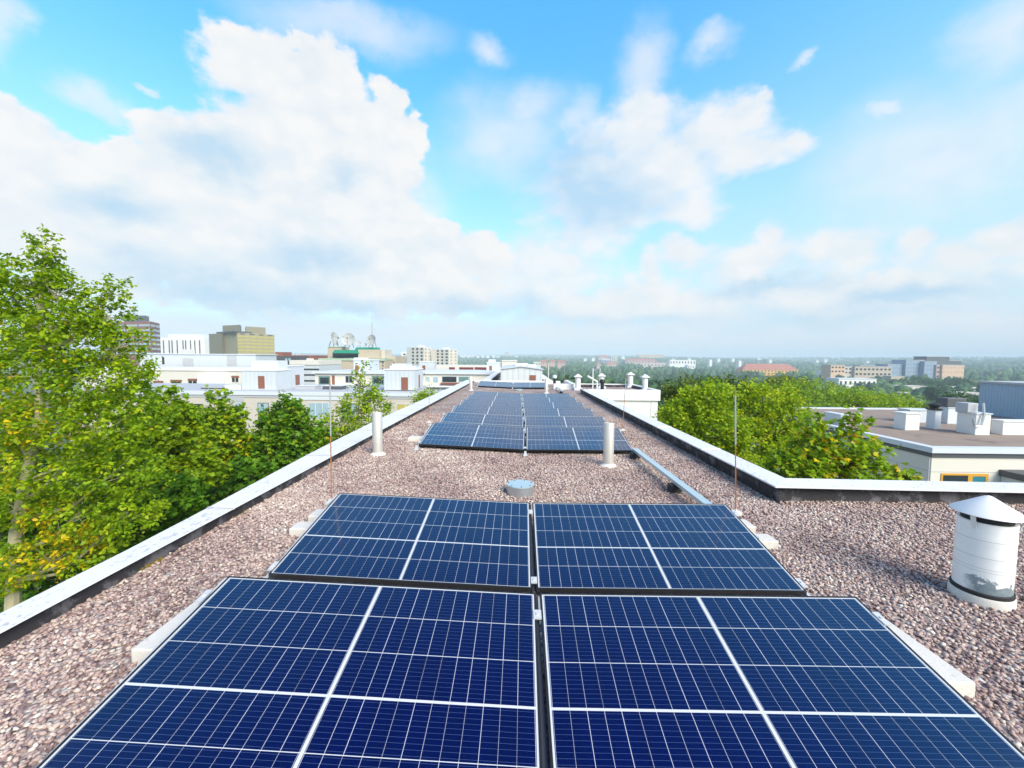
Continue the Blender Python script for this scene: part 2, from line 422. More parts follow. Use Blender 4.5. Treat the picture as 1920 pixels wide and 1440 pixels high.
w = MB(); w.box(2.972, WX, WY0, WY1, -17, -.05); w.build('wall', M['white'], home)
for q in (3.9, 5.95):                                     # panel joints of the wing wall
    w = MB(); w.box(q-.012, q+.012, WY0-.006, WY0+.01, -17, -.02); w.build('wall_joint', M['grey'], home)
def outer(y):   # the outer edge of the left coping wanders a little along its length
    return float(np.interp(y, [-5, 1.5, 3, 6, 9, 26], [-2.745, -2.745, -2.765, -2.96, -3.07, -3.09]))
def upstand(pts_in, z_of, dirn, h, foot=.06):
    """low membrane wall along a polyline; foot: how far it slopes in at its base"""
    b = MB()
    for (ax, ay), (bx, by) in zip(pts_in[:-1], pts_in[1:]):
        nx, ny = dirn
        for (px_, py_) in ((ax, ay),): pass
        A = [(ax+nx*foot, ay+ny*foot), (bx+nx*foot, by+ny*foot)]
        za, zb = z_of(ax), z_of(bx)
        b.add([(A[0][0],A[0][1],za-.03),(A[1][0],A[1][1],zb-.03),(bx,by,zb+h),(ax,ay,za+h)], [(0,1,2,3),(3,2,1,0)])
    return b
ys = list(np.arange(-5, YE+.01, .6))
# left parapet
b = MB()
for ya, yb in zip(ys[:-1], ys[1:]):
    ja, jb = .012*math.sin(ya*7), .012*math.sin(yb*7)
    b.add([(-2.61+ja,ya,.06),(-2.61+jb,yb,.06),(-2.635,yb,.210),(-2.635,ya,.210)], [(0,1,2,3)])
b.build('parapet', M['membrane'], home)
b = MB()
for ya, yb in zip(ys[:-1], ys[1:]):
    oa, ob = outer(ya), outer(yb); g = .0
    b.add([(-2.575,ya,.206),(-2.575,yb-g,.206),(-2.577,yb-g,.213),(-2.577,ya,.213),(oa,ya,.219),(ob,yb-g,.219),(oa-.002,ya,.12),(ob-.002,yb-g,.12),(-2.70,ya,.206),(-2.70,yb-g,.206)],
          [(0,1,2,3),(3,2,5,4),(4,5,7,6),(8,9,1,0)])
b.build('coping', M['coping'], home)
for k in range(13):
    yq = -.4+k*2.02; b = MB(); oa = outer(yq)
    b.add([(-2.571,yq,.204),(-2.571,yq+.03,.204),(-2.571,yq+.03,.218),(-2.571,yq,.218),(oa-.004,yq,.224),(oa-.004,yq+.03,.224),(oa-.004,yq,.12),(oa-.004,yq+.03,.12)], [(0,1,2,3),(3,2,5,4),(4,5,7,6)])
    b.build('coping_joint', M['coping'], home)
b = MB(); b.box(-2.74, -2.66, -5, YE, -.1, .2); b.build('parapet_core', M['warmwhite'], home)
# right parapet, cross parapet and wing parapet
def right_parapet():
    yj = np.arange(YW-.2, WY0+.6, .35); b = MB()
    for ya, yb in zip(yj[:-1], yj[1:]):
        ja, jb = .02*math.sin(ya*5)+.012*math.sin(ya*13), .02*math.sin(yb*5)+.012*math.sin(yb*13)
        b.add([(2.90+ja,ya,.0),(2.90+jb,yb,.0),(2.865+ja*.3,yb,.12),(2.865+ja*.3,ya,.12),(2.862,ya,.213),(2.862,yb,.213)], [(3,2,1,0),(4,5,2,3)])
    b.build('parapet', M['membrane'], home)
    xs = np.arange(2.86, XE, .35); b = MB()
    for xa, xb in zip(xs[:-1], xs[1:]):
        ja, jb = .02*math.sin(xa*6), .02*math.sin(xb*6)
        ka, kb = .03*(xa-2.86), .03*(xb-2.86)
        b.add([(xa,4.575-ka+ja,.0),(xb,4.575-kb+jb,.0),(xb,4.60-kb,.212),(xa,4.60-ka,.212)], [(0,1,2,3)])
    b.build('parapet', M['membrane'], home)
    b = MB()   # mitred L-shaped coping: along the right edge then across to the right
    zi, zo = .222, .236
    L = [((2.83,WY0-.3),(3.11,WY0-.3)), ((2.83,4.48),(3.11,4.76)), ((XE,4.205),(XE,4.49))]
    for (i0,o0),(i1,o1) in zip(L[:-1],L[1:]):
        b.add([(*i0,zi),(*i1,zi),(*o1,zo),(*o0,zo),(*i0,zi-.016),(*i1,zi-.016),(*o0,zo-.1),(*o1,zo-.1)], [(0,1,2,3),(4,5,1,0),(3,2,7,6)])
    o = b.build('coping', M['coping'], home)
    for k in range(6): MB().box(2.826,3.114,6.3+k*2.02,6.33+k*2.02,.203,.242).build('coping_joint', M['coping'], home)
    b = MB(); b.prism([(2.93,WY0-.3),(3.08,WY0-.3),(3.08,4.72),(XE,4.45),(XE,4.38),(2.93,4.65)], -.06, .19); b.build('parapet_core', M['warmwhite'], home)
    # wing: white fascia boards all round, dark membrane inside
    for (x0,x1,y0,y1) in ((2.95,WX+.08,WY0-.08,WY0+.12),(WX-.12,WX+.08,WY0+.122,WY1-.122),(2.95,WX+.08,WY1-.12,WY1+.08)):
        b = MB().box(x0,x1,y0,y1,-.26,.215); b.build('fascia', M['white'], home, bevel=.008)
    b = MB(); b.box(2.97,WX-.122,WY1-.16,WY1-.122,.0,.17); b.box(WX-.16,WX-.122,WY0+.13,WY1-.17,.0,.17); b.build('parapet', M['membrane'], home)
    b = MB().box(1.82,2.83,20.72,21.05,-.05,.30); b.build('parapet', M['white'], home, bevel=.008)
    b = MB().box(-2.6,2.6,YE-.2,YE+.1,-.05,.20); b.build('parapet', M['white'], home, bevel=.01)
    b = MB().box(2.83,3.05,21.06,YE,-.05,.26); b.build('parapet', M['white'], home, bevel=.01)
right_parapet()

# loose stones of the near roof
def stones():
    t = (1+5**.5)/2
    iv = np.array([(-1,t,0),(1,t,0),(-1,-t,0),(1,-t,0),(0,-1,t),(0,1,t),(0,-1,-t),(0,1,-t),(t,0,-1),(t,0,1),(-t,0,-1),(-t,0,1)])/math.hypot(1, t)
    fc = np.array([(0,11,5),(0,5,1),(0,1,7),(0,7,10),(0,10,11),(1,5,9),(5,11,4),(11,10,2),(10,7,6),(7,1,8),(3,9,4),(3,4,2),(3,2,6),(3,6,8),(3,8,9),(4,9,5),(2,4,11),(6,2,10),(8,6,7),(9,8,1)])
    P = []
    def zone(x0, x1, y0, y1, dens):
        n = int((x1-x0)*(y1-y0)*dens)
        P.append(np.column_stack([RNG.uniform(x0, x1, n), RNG.uniform(y0, y1, n)]))
    zone(-2.605, -1.5, .75, 4.6, 2500); zone(1.75, 4.2, 1.0, 2.4, 2400); zone(1.75, 6.4, 2.4, 4.6, 2100)
    zone(-2.605, 2.86, 3.65, 6.9, 1900); zone(-2.605, -1.4, 6.9, 11, 1300); zone(1.8, 2.86, 6.9, 11, 1300)
    P = np.vstack(P); n = len(P)
    r = np.hypot(P[:,0], P[:,1]); sz = RNG.uniform(.006, .0125, n)*np.clip(.92+.035*r, 1, 1.35)
    sc = np.column_stack([sz*RNG.uniform(1.0, 1.5, n), sz*RNG.uniform(.75, 1.05, n), sz*RNG.uniform(.5, .85, n)])
    V = iv[None]*(1+RNG.uniform(-.28, .28, (n, 12, 1)))*sc[:, None, :]
    a = RNG.uniform(0, 2*np.pi, n); b = RNG.normal(0, .35, n); c = RNG.normal(0, .35, n)
    def rot(V, i, j, an):
        ci, si = np.cos(an)[:, None], np.sin(an)[:, None]; p, q = V[:, :, i].copy(), V[:, :, j].copy()
        V[:, :, i] = p*ci-q*si; V[:, :, j] = p*si+q*ci
    rot(V, 0, 2, b); rot(V, 1, 2, c); rot(V, 0, 1, a)
    z = np.where(P[:,0] > XV, SR*(P[:,0]-XV), -SL*(P[:,0]-XV))+sz*RNG.uniform(.15, .95, n)
    V += np.column_stack([P, z])[:, None, :]
    F = (fc[None]+12*np.arange(n)[:, None, None]).reshape(-1, 3)
    patch = .09*np.sin(P[:,0]*2.1+1)*np.sin(P[:,1]*1.7)+.07*np.sin(P[:,0]*4.7+P[:,1]*3.1)+.05*np.sin(P[:,1]*9.3-P[:,0]*6.1)
    tint = np.clip(RNG.beta(2.2, 2.2, n)+patch, 0, 1)
    mt = ramp_mat('gravel_stones', STONES, .85, 0, 90)
    o = big_mesh('gravel', V.reshape(-1, 3), F, mt, np.repeat(tint, 20)); stuff(o)
stones()
b = MB()
for (px, py, n) in ((283,1058,26),(262,1066,10),(205,1094,22),(455,962,8)):
    p = onroof(px, py)
    for k in range(n):
        q = p+np.array([random.gauss(0,.018), random.gauss(0,.05), .004]); rr = random.uniform(.008,.02)
        b.lathe([(rr,-.005),(rr*.9,rr*.4),(rr*.5,rr*.8),(0,rr*.95)], q, 7)
stuff(b.build('moss', M['moss']))
p = onroof(85, 1163); b = MB().lathe([(.004,-.005),(.022,.003),(.026,.012),(.015,.026),(0,.03)], p+np.array([0,0,.012]), 8)
tag(b.build('stone', M['white'], smooth=True), 'single white pebble by the black base of the left parapet', 'stone')

# ------------------------------------------------------------------ solar panels
TH, PL, PW = .175, 1.754, 1.096
def cell_material():
    mt = bpy.data.materials.new('solar_cells'); mt.use_nodes = True; t = NT(mt.node_tree); b = t.n['Principled BSDF']
    oc = t.new('ShaderNodeTexCoord').outputs['Object']; x, y, z = t.sep(oc)
    xa = t.m('ABSOLUTE', x); p = (.854-.011)/12
    q = t.m('DIVIDE', t.m('SUBTRACT', xa, .011), p); fr = t.m('FRACT', q)
    dv = t.m('MULTIPLY', t.m('SUBTRACT', .5, t.m('ABSOLUTE', t.m('SUBTRACT', fr, .5))), p)
    ci = t.m('ROUND', q)
    sgn = t.m('SIGN', x)
    rowi = t.m('FLOOR', t.m('DIVIDE', t.m('SUBTRACT', y, .021), .2109))
    wn = t.new('ShaderNodeTexWhiteNoise', noise_dimensions='3D'); t.put(wn.inputs['Vector'], t.comb(t.m('MULTIPLY', ci, sgn), rowi, 0.))
    wv = t.m('ADD', t.m('MULTIPLY', wn.outputs[0], .0009), .0003)
    vl = t.m('LESS_THAN', dv, wv)
    lines = vl
    for pos, hw in ((.0, .011),):
        lines = t.m('MAXIMUM', lines, t.m('LESS_THAN', xa, .0075))
    lines = t.m('MAXIMUM', lines, t.m('GREATER_THAN', xa, .8575))
    ch = .2052
    for pos, hw in ((.021+ch+.002, .0016), (0.021+2*ch+.004+.008, .0058), (.021+3*ch+.020+.002, .0016), (.021+4*ch+.024+.002, .0016)):
        lines = t.m('MAXIMUM', lines, t.m('LESS_THAN', t.m('ABSOLUTE', t.m('SUBTRACT', y, pos)), hw))
    lines = t.m('MAXIMUM', lines, t.m('LESS_THAN', y, .016)); lines = t.m('MAXIMUM', lines, t.m('GREATER_THAN', y, PW-.018))
    bus = t.m('FRACT', t.m('DIVIDE', t.m('SUBTRACT', y, .021), .0208))
    bl = t.m('LESS_THAN', t.m('ABSOLUTE', t.m('SUBTRACT', bus, .5)), .024)
    oi = t.new('ShaderNodeObjectInfo').outputs['Random']
    tone = t.m('ADD', t.m('MULTIPLY', t.m('ADD', wn.outputs[0], t.noise(oc, 2.5, 4, .6)), .22), .78)
    cell = t.vm('SCALE', (.0002, .0014, .038), scale=tone)
    c = t.mix(t.m('MULTIPLY', bl, .5), cell, (.12, .18, .32, 1))
    c = t.mix(lines, c, (.56, .56, .55, 1))
    dust = t.noise(oc, 160, 2, .5); c = t.mix(t.m('MULTIPLY', t.ss(dust, .80, .84), .6), c, (.5, .5, .5, 1))
    t.put(b.inputs['Base Color'], c)
    b.inputs['Roughness'].default_value = .10; b.inputs['Specular IOR Level'].default_value = .5; b.inputs['IOR'].default_value = 1.6
    t.put(b.inputs['Roughness'], t.m('ADD', t.m('MULTIPLY', t.noise(oc, 6, 4, .6), .07), .06))
    b.inputs['Sheen Weight'].default_value = .25; b.inputs['Coat Weight'].default_value = .4; b.inputs['Coat Roughness'].default_value = .14; b.inputs['Coat IOR'].default_value = 1.5; b.inputs['Sheen Roughness'].default_value = .35; b.inputs['Sheen Tint'].default_value = (.55, .78, 1, 1)   # blue-tinted sheen put in to imitate sky glare on the far rows
    return mt
M['cells'] = cell_material()
M['panelframe'] = pmat('black_anodised_frame', (.015,.015,.017), .4, .1, 4)
def panel_proto():
    r = thing('solar_panel', 'x', 'solar panel', group='solar panels on the roof')
    h, f = .030, .011; b = MB()
    b.box(-PL/2, PL/2, 0, f, -h, 0); b.box(-PL/2, PL/2, PW-f, PW, -h, 0)
    b.box(-PL/2, -PL/2+f, f, PW-f, -h, 0); b.box(PL/2-f, PL/2, f, PW-f, -h, 0)
    b.build('frame', M['panelframe'], r)
    b = MB().box(-PL/2+f, PL/2-f, f, PW-f, -.008, -.0015); b.build('cell_sheet', M['cells'], r)
    return r
rows = [(1,1.1775,.1159,-.0067),(2,2.633,.1241,-.0067)]+[(3+k,6.7547+1.483*k,.1383,-.0247) for k in range(6)]+[(9,20.9029,-.2423,-.0247)]
ROWN = {1: 'nearest row', 2: 'second row from camera', 3: 'front row behind the two steel pipes', 4: 'second row behind the steel pipes', 5: 'third row behind the steel pipes',
        6: 'fourth row behind the steel pipes', 7: 'fifth row behind the steel pipes', 8: 'sixth row behind the steel pipes', 9: 'far row before the seamed house'}
pp = panel_proto(); first = True; MT = None
def mount_proto():
    r = thing('panel_mount', 'x', 'mounting frame', group='metal mounts under the solar panel rows')
    return r
def row_frame(y0, xv, sk, lx, s):
    """point on the panel plane of a row: lx lateral from the valley, s up the slope"""
    sl = SR if lx > 0 else -SL
    return Vector((xv+lx, y0+s*math.cos(TH)+sk*lx, .09+s*math.sin(TH)+sl*lx))
for (rw, y0, xv, sk) in rows:
    for side in (-1, 1):
        lxc = side*(.015+PL/2); sl = SR if side > 0 else -SL
        ex = Vector((1, sk, sl)).normalized(); ey = Vector((0, math.cos(TH), math.sin(TH))); ey = (ey-ex*ey.dot(ex)).normalized(); ez = ex.cross(ey)
        o = row_frame(y0, xv, sk, lxc, 0)
        mw = Matrix(((ex.x,ey.x,ez.x,o.x),(ex.y,ey.y,ez.y,o.y),(ex.z,ey.z,ez.z,o.z),(0,0,0,1)))
        lab = 'dark blue solar panel left of centre gap, ' if side < 0 else 'dark blue solar panel right of centre gap, '
        if rw > 2: lab = lab.replace('dark blue', 'paler blue')
        p = pp if first else dup(pp); first = False
        p['label'] = lab+ROWN[rw]; p.matrix_world = mw
    # mount of the row: three triangular supports with feet and clamps
    mr = thing('panel_mount', 'aluminium mount with clamps, '+ROWN[rw], 'mounting frame', group='metal mounts under the solar panel rows')
    for lx in (-(PL+.015+.022), 0, PL+.015+.022):
        a, c = row_frame(y0, xv, sk, lx, -.05), row_frame(y0, xv, sk, lx, PW+.03); zb = zr(xv+lx)
        b = MB(); wd = .011
        b.add([(a.x-wd,a.y,zb+.015),(a.x+wd,a.y,zb+.015),(c.x+wd,c.y,zb+.015),(c.x-wd,c.y,zb+.015),
               (a.x-wd,a.y,a.z-.035),(a.x+wd,a.y,a.z-.035),(c.x+wd,c.y,c.z-.035),(c.x-wd,c.y,c.z-.035)], [(3,2,1,0),(4,5,6,7),(0,1,5,4),(1,2,6,5),(2,3,7,6),(3,0,4,7)])
        b.build('rail', M['darkgrey'] if lx == 0 else M['alu'], mr)  # centre rail coloured dark to stand in for shade in the panel gap
        b = MB(); b.box(a.x-.035,a.x+.035,a.y-.10,a.y+.05,zb+.012,zb+.03); b.box(a.x-.018,a.x+.018,a.y-.05,a.y-.03,zb+.03,a.z+.0); b.build('foot', M['alu'], mr, bevel=.003)
        for s in (.075, PW-.16):
            q = row_frame(y0, xv, sk, lx, s); dx = 0 if lx == 0 else (.012 if lx < 0 else -.012)
            u = Vector((0, math.cos(TH), math.sin(TH))); nn = Vector((0, -math.sin(TH), math.cos(TH)))
            hw = .021 if lx == 0 else .016; L = .030 if lx == 0 else .042; b = MB(); vs = []
            for e in (-.002, .006):
                for (i, j) in ((-1,-1),(1,-1),(1,1),(-1,1)): vs.append(q+Vector((dx+i*hw,0,0))+u*(j*L)+nn*e)
            b.add(vs, [(3,2,1,0),(4,5,6,7),(0,1,5,4),(1,2,6,5),(2,3,7,6),(3,0,4,7)])
            b.tube(q+Vector((dx,0,0))+nn*.006, q+Vector((dx,0,0))+nn*.012, .008, n=8)
            b.build('clamp', M['alu'], mr)

# ballast blocks beside the two near rows
def block(label, x0, x1, y0, y1, h, rz=0):
    zb = zr((x0+x1)/2); b = MB().box(x0-(x0+x1)/2, x1-(x0+x1)/2, y0-(y0+y1)/2, y1-(y0+y1)/2, 0, h)
    o = b.build('ballast_block', M['concrete'], bevel=.008); o.location = ((x0+x1)/2, (y0+y1)/2, zb-.004); o.rotation_euler = (0, 0, rz)
    tag(o, label, 'concrete block', 'concrete ballast blocks beside the solar panels')
block('long pale concrete block left of the nearest solar panels', -1.90, -1.62, 1.93, 2.42, .085)
block('pale concrete block left of the second panel row, nearer one of two', -1.93, -1.6, 3.40, 3.56, .075)
block('pale concrete block left of the second panel row, farther one behind it', -1.90, -1.58, 3.66, 3.84, .085)
block('long pale concrete block right of the nearest solar panels', 1.85, 2.17, 1.88, 2.40, .085)
block('pale concrete block right of the second panel row, nearer one of two', 1.86, 2.20, 3.40, 3.56, .075)
block('pale concrete block right of the second panel row, farther one by rod', 1.86, 2.17, 3.68, 3.86, .085)
block('small concrete block left of the front row behind the steel pipes', -1.97, -1.62, 7.35, 7.55, .08)

# ------------------------------------------------------------------ roof furniture
def pipe(label, x, y, h, r=.076):
    z = zr(x); o = thing('vent_pipe', label, 'vent pipe', (x, y, z), group='steel vent pipes')
    MB().lathe([(r,.02),(r,h-.012),(r-.004,h),(r-.012,h),(r-.012,h-.1),(0,h-.1)], n=32).build('tube', M['steel'], o, smooth=True)
    MB().lathe([(r+.05,0),(r+.045,.012),(r+.012,.028),(r+.004,.04),(r+.001,.04)], n=24).build('collar', M['concrete'], o, smooth=True)
pipe('tall steel vent pipe on the gravel beside the left parapet, nearer one', -2.16, 6.32, .66)
pipe('tall steel vent pipe standing before the right half of the panel block', 1.36, 6.08, .645)
pipe('steel vent pipe far along the left parapet, by the far panel row', -2.13, 18.9, .62)
pipe('steel vent pipe far off at the right end of the far panel row', 1.30, 18.55, .66)
def drain(label, x, y, r, h):
    z = zr(x); o = thing('drain_cap', label, 'drain cap', (x, y, z))
    MB().lathe([(r*.98,0),(r*.98,h-.012)], n=40).build('ring', M['galv'], o, smooth=True)
    b = MB().lathe([(r*1.01,h-.014),(r*1.01,h),(r*.2,h+.004),(0,h+.004)], n=40)
    b.build('lid', M['tray'], o, smooth=True)
    b = MB()
    for k in range(7):
        a = k*2*math.pi/7+.3; b.lathe([(.008,h-.002),(.008,h+.006),(0,h+.008)], (r*.86*math.cos(a), r*.86*math.sin(a), 0), 8)
    b.build('bolt', M['darkgrey'], o)
drain('round galvanised drain cap on gravel between the two panel blocks', .045, 4.78, .160, .125)
drain('flat grey drain cap far off between last two panel rows', .06, 20.0, .22, .07)
def tray(label, p0, p1, sup):
    o = thing('cable_tray', label, 'cable tray')
    d = Vector(p1)-Vector(p0); L = d.length; a = math.atan2(d.y, d.x); o.location = p0; o.rotation_euler = (0, 0, a)
    b = MB(); b.box(0, L, -.042, .042, .035, .041); b.box(0, L, -.044, -.041, 0, .042); b.box(0, L, .041, .044, 0, .042); b.box(0,L,-.041,.041,0,.004); b.build('channel', M['tray'], o)
    for s in sup:
        MB().box(s-.055, s+.055, -.10, .04, -.105, -.002).build('foot', M['rubber'], o, bevel=.006)
tray('long galvanised cable tray on black feet running right of the drain cap', (1.90, 6.62, .12), (1.93, 3.3, .12), (.12, 1.75, 3.0))
tray('short grey cable tray beside the far panel row', (2.02, 21.2, .12), (1.98, 18.0, .12), (.2, 2.8))
def rod(label, bx, by, top, lean=(0,0), white=True):
    z = zr(bx); o = thing('lightning_rod', label, 'lightning rod', (bx, by, z), group='thin lightning rods on the roof')
    T = Vector((lean[0], lean[1], top-z)); h = .55
    MB().tube((0,0,.0), T*h, .0055, .0055, 8).build('lower_rod', M['copper'], o, smooth=True)
    MB().tube(T*h, T*.93, .0075, .0075, 8).build('upper_rod', M['rodgrey'], o, smooth=True)
    MB().tube(T*.93, T, .006, .004, 8).build('tip', M['copper'], o, smooth=True)
    MB().lathe([(.06,0),(.055,.03),(.012,.035),(.009,.06),(0,.06)], n=16).build('base', M['concrete'], o, smooth=True)
rod('thin copper lightning rod beside the blocks left of the second panel row', -1.88, 4.10, 1.40, (.01,.0))
rod('thin copper lightning rod beside the blocks right of the second panel row', 2.25, 4.18, 1.33, (-.06,0))
rod('thin faint lightning rod left of the front row behind the pipes', -2.04, 9.46, 1.0, (.02,0))
rod('thin lightning rod right of the long panel block before the white wing', 2.31, 9.02, 1.25, (.05,0))
rod('thin green grey rod far off beyond the right roof edge', 2.75, 24.2, 1.0, (0,0))
# the white cowl vent at the right
def cowl():
    c = onroof(1838, 1122); o = thing('roof_vent', 'white round roof vent with conical cap and peeling paint, right of the panels', 'roof vent', (c[0], c[1], zr(c[0])))
    r = .142
    mt = pmat('peeling_white_paint', (.80,.80,.78), .4, .03, 3); t = NT(mt.node_tree); b = t.n['Principled BSDF']
    oc = t.new('ShaderNodeTexCoord').outputs['Object']; x, y, z = t.sep(oc); c0 = b.inputs['Base Color'].links[0].from_socket
    n = t.noise(oc, 14, 6, .65)
    f = t.ss(t.m('ADD', t.m('MULTIPLY', t.m('SUBTRACT', n, .5), .28), t.m('SUBTRACT', .165, z)), -.01, .012)
    side = t.ss(t.m('ADD', t.m('ADD', x, t.m('MULTIPLY', y, -.5)), t.m('MULTIPLY', n, .15)), -.06, .0)
    zn = t.m('MULTIPLY', f, side); cc = t.mix(zn, c0, t.vm('SCALE', (.22,.27,.29), scale=t.m('ADD', t.noise(oc, 30, 4, .7), .4)))
    for q, wd in ((.435,.0016),(.325,.0016),(.255,.0012),(.235,.0012)):
        ln = t.m('LESS_THAN', t.m('ABSOLUTE', t.m('SUBTRACT', t.m('ADD', z, t.m('MULTIPLY', t.noise(oc, 3, 2, .5), .012)), q)), wd)
        cc = t.mix(t.m('MULTIPLY', ln, .7), cc, (.35,.35,.36,1))
    t.put(b.inputs['Base Color'], cc)
    MB().lathe([(r+.012,0),(r+.012,.05),(r+.006,.062),(r+.001,.064)], n=48).build('base', M['concrete'], o, smooth=True)
    MB().lathe([(r+.004,.064),(r+.006,.07),(r+.006,.086),(r+.002,.09)], n=48).build('seal', M['rubber'], o, smooth=True)
    prof = [(r-.004,.066)]
    for z0 in np.linspace(.09, .54, 18):
        prof.append((r-.004+(.002 if any(abs(z0-q) < .014 for q in (.435,.325,.245)) else 0), float(z0)))
    prof += [(r-.008,.542),(r-.02,.54)]
    MB().lathe(prof, n=48).build('body', mt, o, smooth=True)
    MB().lathe([(r-.022,.40),(r-.022,.575),(r-.022,.60),(0,.60)], n=40).build('gap_shade_core', M['rubber'], o, smooth=True)  # black filler standing in for the shade in the gap under the cone
    MB().lathe([(r+.030,.585),(r+.034,.588),(r+.030,.594),(.02,.695),(0,.702)], n=48).build('cap', M['white'], o, smooth=True)
    for a in (R(200), R(320), R(80)):
        d = Vector((math.cos(a), math.sin(a), 0)); u = Vector((-d.y, d.x, 0)); b = MB()
        b.add([d*(r-.002)+u*.013+Vector((0,0,.50)), d*(r-.002)-u*.013+Vector((0,0,.50)), d*(r+.022)-u*.013+Vector((0,0,.592)), d*(r+.022)+u*.013+Vector((0,0,.592)),
               d*(r+.002)+u*.013+Vector((0,0,.50)), d*(r+.002)-u*.013+Vector((0,0,.50)), d*(r+.025)-u*.013+Vector((0,0,.592)), d*(r+.025)+u*.013+Vector((0,0,.592))],
              [(0,1,2,3),(7,6,5,4),(0,4,5,1),(1,5,6,2),(2,6,7,3),(3,7,4,0)])
        b.build('strap', M['white'], o)
cowl()
# chimneys and vents on the wing
def stack(label, px, Y, ybase, ytop, r):
    x = fx(px, Y); zb = 0.0; zt = fz(ytop, px, Y); o = thing('vent_chimney', label, 'chimney', (x, Y, zb), group='white capped chimneys on the wing roof')
    h = zt-zb
    MB().box(-r-.06,r+.06,-r-.06,r+.06,0,.14).build('base', M['lightgrey'], o, bevel=.01)
    MB().lathe([(r,.14),(r,h-.20),(r-.03,h-.19)], n=24).build('shaft', M['white'], o, smooth=True)
    MB().lathe([(r-.04,h-.2),(r-.04,h-.13)], n=16).build('neck', M['darkgrey'], o, smooth=True)
    b = MB(); e = r+.05
    b.add([(-e,-e,h-.15),(e,-e,h-.15),(e,e,h-.15),(-e,e,h-.15),(0,0,h),(-e,-e,h-.17),(e,-e,h-.17),(e,e,h-.17),(-e,e,h-.17)],
          [(0,1,4),(1,2,4),(2,3,4),(3,0,4),(5,6,1,0),(6,7,2,1),(7,8,3,2),(8,5,0,3),(8,7,6,5)]); b.build('cap', M['white'], o)
stack('white capped chimney at the end of the right parapet, leftmost of four', 1084, 20.4, 728, 700.5, .135)
stack('white capped chimney behind the black vent on the wing', 1128.5, 21.6, 722, 699.5, .14)
stack('white capped chimney at the back of the wing, second from right', 1182.5, 22.2, 720, 697, .14)
stack('white capped chimney at the right front corner of the wing', 1210, 19.6, 726, 701, .13)
def mushroom(label, px, Y, ytop, r, capmat):
    x = fx(px, Y); zt = fz(ytop, px, Y); o = thing('roof_vent', label, 'roof vent', (x, Y, 0))
    MB().lathe([(r*.62,-.02),(r*.62,zt-.2)], n=16).build('stem', M['black'], o, smooth=True)
    MB().lathe([(r*.6,zt-.2),(r,zt-.17),(r*1.05,zt-.09),(r*.85,zt-.02),(r*.5,zt),(0,zt)], n=20).build('cap', capmat, o, smooth=True)
mushroom('small black mushroom vent on the wing roof before a white chimney', 1130, 19.2, 711, .13, M['black'])
mushroom('small vent with silver cap and black stem beside the far panel row', 1040, 22.5, 703, .12, M['lightgrey'])
def antenna():
    Y = 18.9; o = thing('antenna_mast', 'white aerial mast with slanted bar and side post on the wing', 'antenna', (fx(1112, Y), Y, 0))
    X = lambda px: fx(px, Y)-o.location.x
    MB().tube((0,0,-.02), (0,0,fz(691,1112,Y)), .03, .022, 10).build('post', M['white'], o, smooth=True)
    MB().tube((X(1120),0,-.02), (X(1120),0,fz(714,1120,Y)), .035, .035, 10).build('post', M['white'], o, smooth=True)
    MB().tube((X(1102),0,fz(705,1102,Y)), (X(1121),0,fz(716,1121,Y)), .04, .04, 8).build('slanted_bar', M['white'], o, smooth=True)
antenna()
p = fx(1127, 24); b = MB().tube((p,24.3,-3), (p,24.3,fz(690,1127,24.3)), .03, .02, 8)
tag(b.build('pole', M['white'], smooth=True), 'thin white pole rising behind the chimney beyond the wing', 'pole')
p = fx(1028.5, 31); b = MB().tube((p,31,-4), (p,31,fz(680,1028,31)), .05, .03, 8)
tag(b.build('pole', M['warmwhite'], smooth=True), 'thin pale pole standing behind the silver capped vent', 'pole')
# ------------------------------------------------------------------ neighbouring buildings
GZ = -17.0
RECT = []           # what far trees may not cover: (px0, px1, y0, y1, Y)
def window(parent, x0, x1, z0, z1, Y, frame='white', pane='glass', fw=.06, mull=0, name='window'):
    """a window on a wall that faces -Y at Y"""
    b = MB(); b.box(x0,x1,Y-.03,Y+.02,z1-fw,z1); b.box(x0,x1,Y-.05,Y+.02,z0,z0+fw); b.box(x0,x0+fw,Y-.03,Y+.02,z0+fw,z1-fw); b.box(x1-fw,x1,Y-.03,Y+.02,z0+fw,z1-fw)
    for k in range(mull):
        c = x0+(x1-x0)*(k+1)/(mull+1); b.box(c-fw/2,c+fw/2,Y-.03,Y+.02,z0+fw,z1-fw)
    f = b.build(name, M[frame], parent)
    MB().box(x0+fw,x1-fw,Y-.012,Y+.015,z0+fw,z1-fw).build('pane', M[pane], f)
    return f
def pwin(parent, a, Y, **k):
    """window given as pixel box (x0, x1, y0, y1) on the wall at Y"""
    return window(parent, fx(a[0],Y), fx(a[1],Y), fz(a[3],a[0],Y), fz(a[2],a[0],Y), Y, **k)
def pbox(px0, px1, y0, y1, Y, depth, b=None, mi=0, zb=None):
    b = b or MB(); c = (px0+px1)/2
    return b.box(fx(px0,Y), fx(px1,Y), Y, Y+depth, fz(y1,c,Y) if zb is None else zb, fz(y0,c,Y), mi)
def door(parent, a, Y, mat='brown'):
    b = pbox(*a, Y-.04, .05); return b.build('door', M[mat], parent)

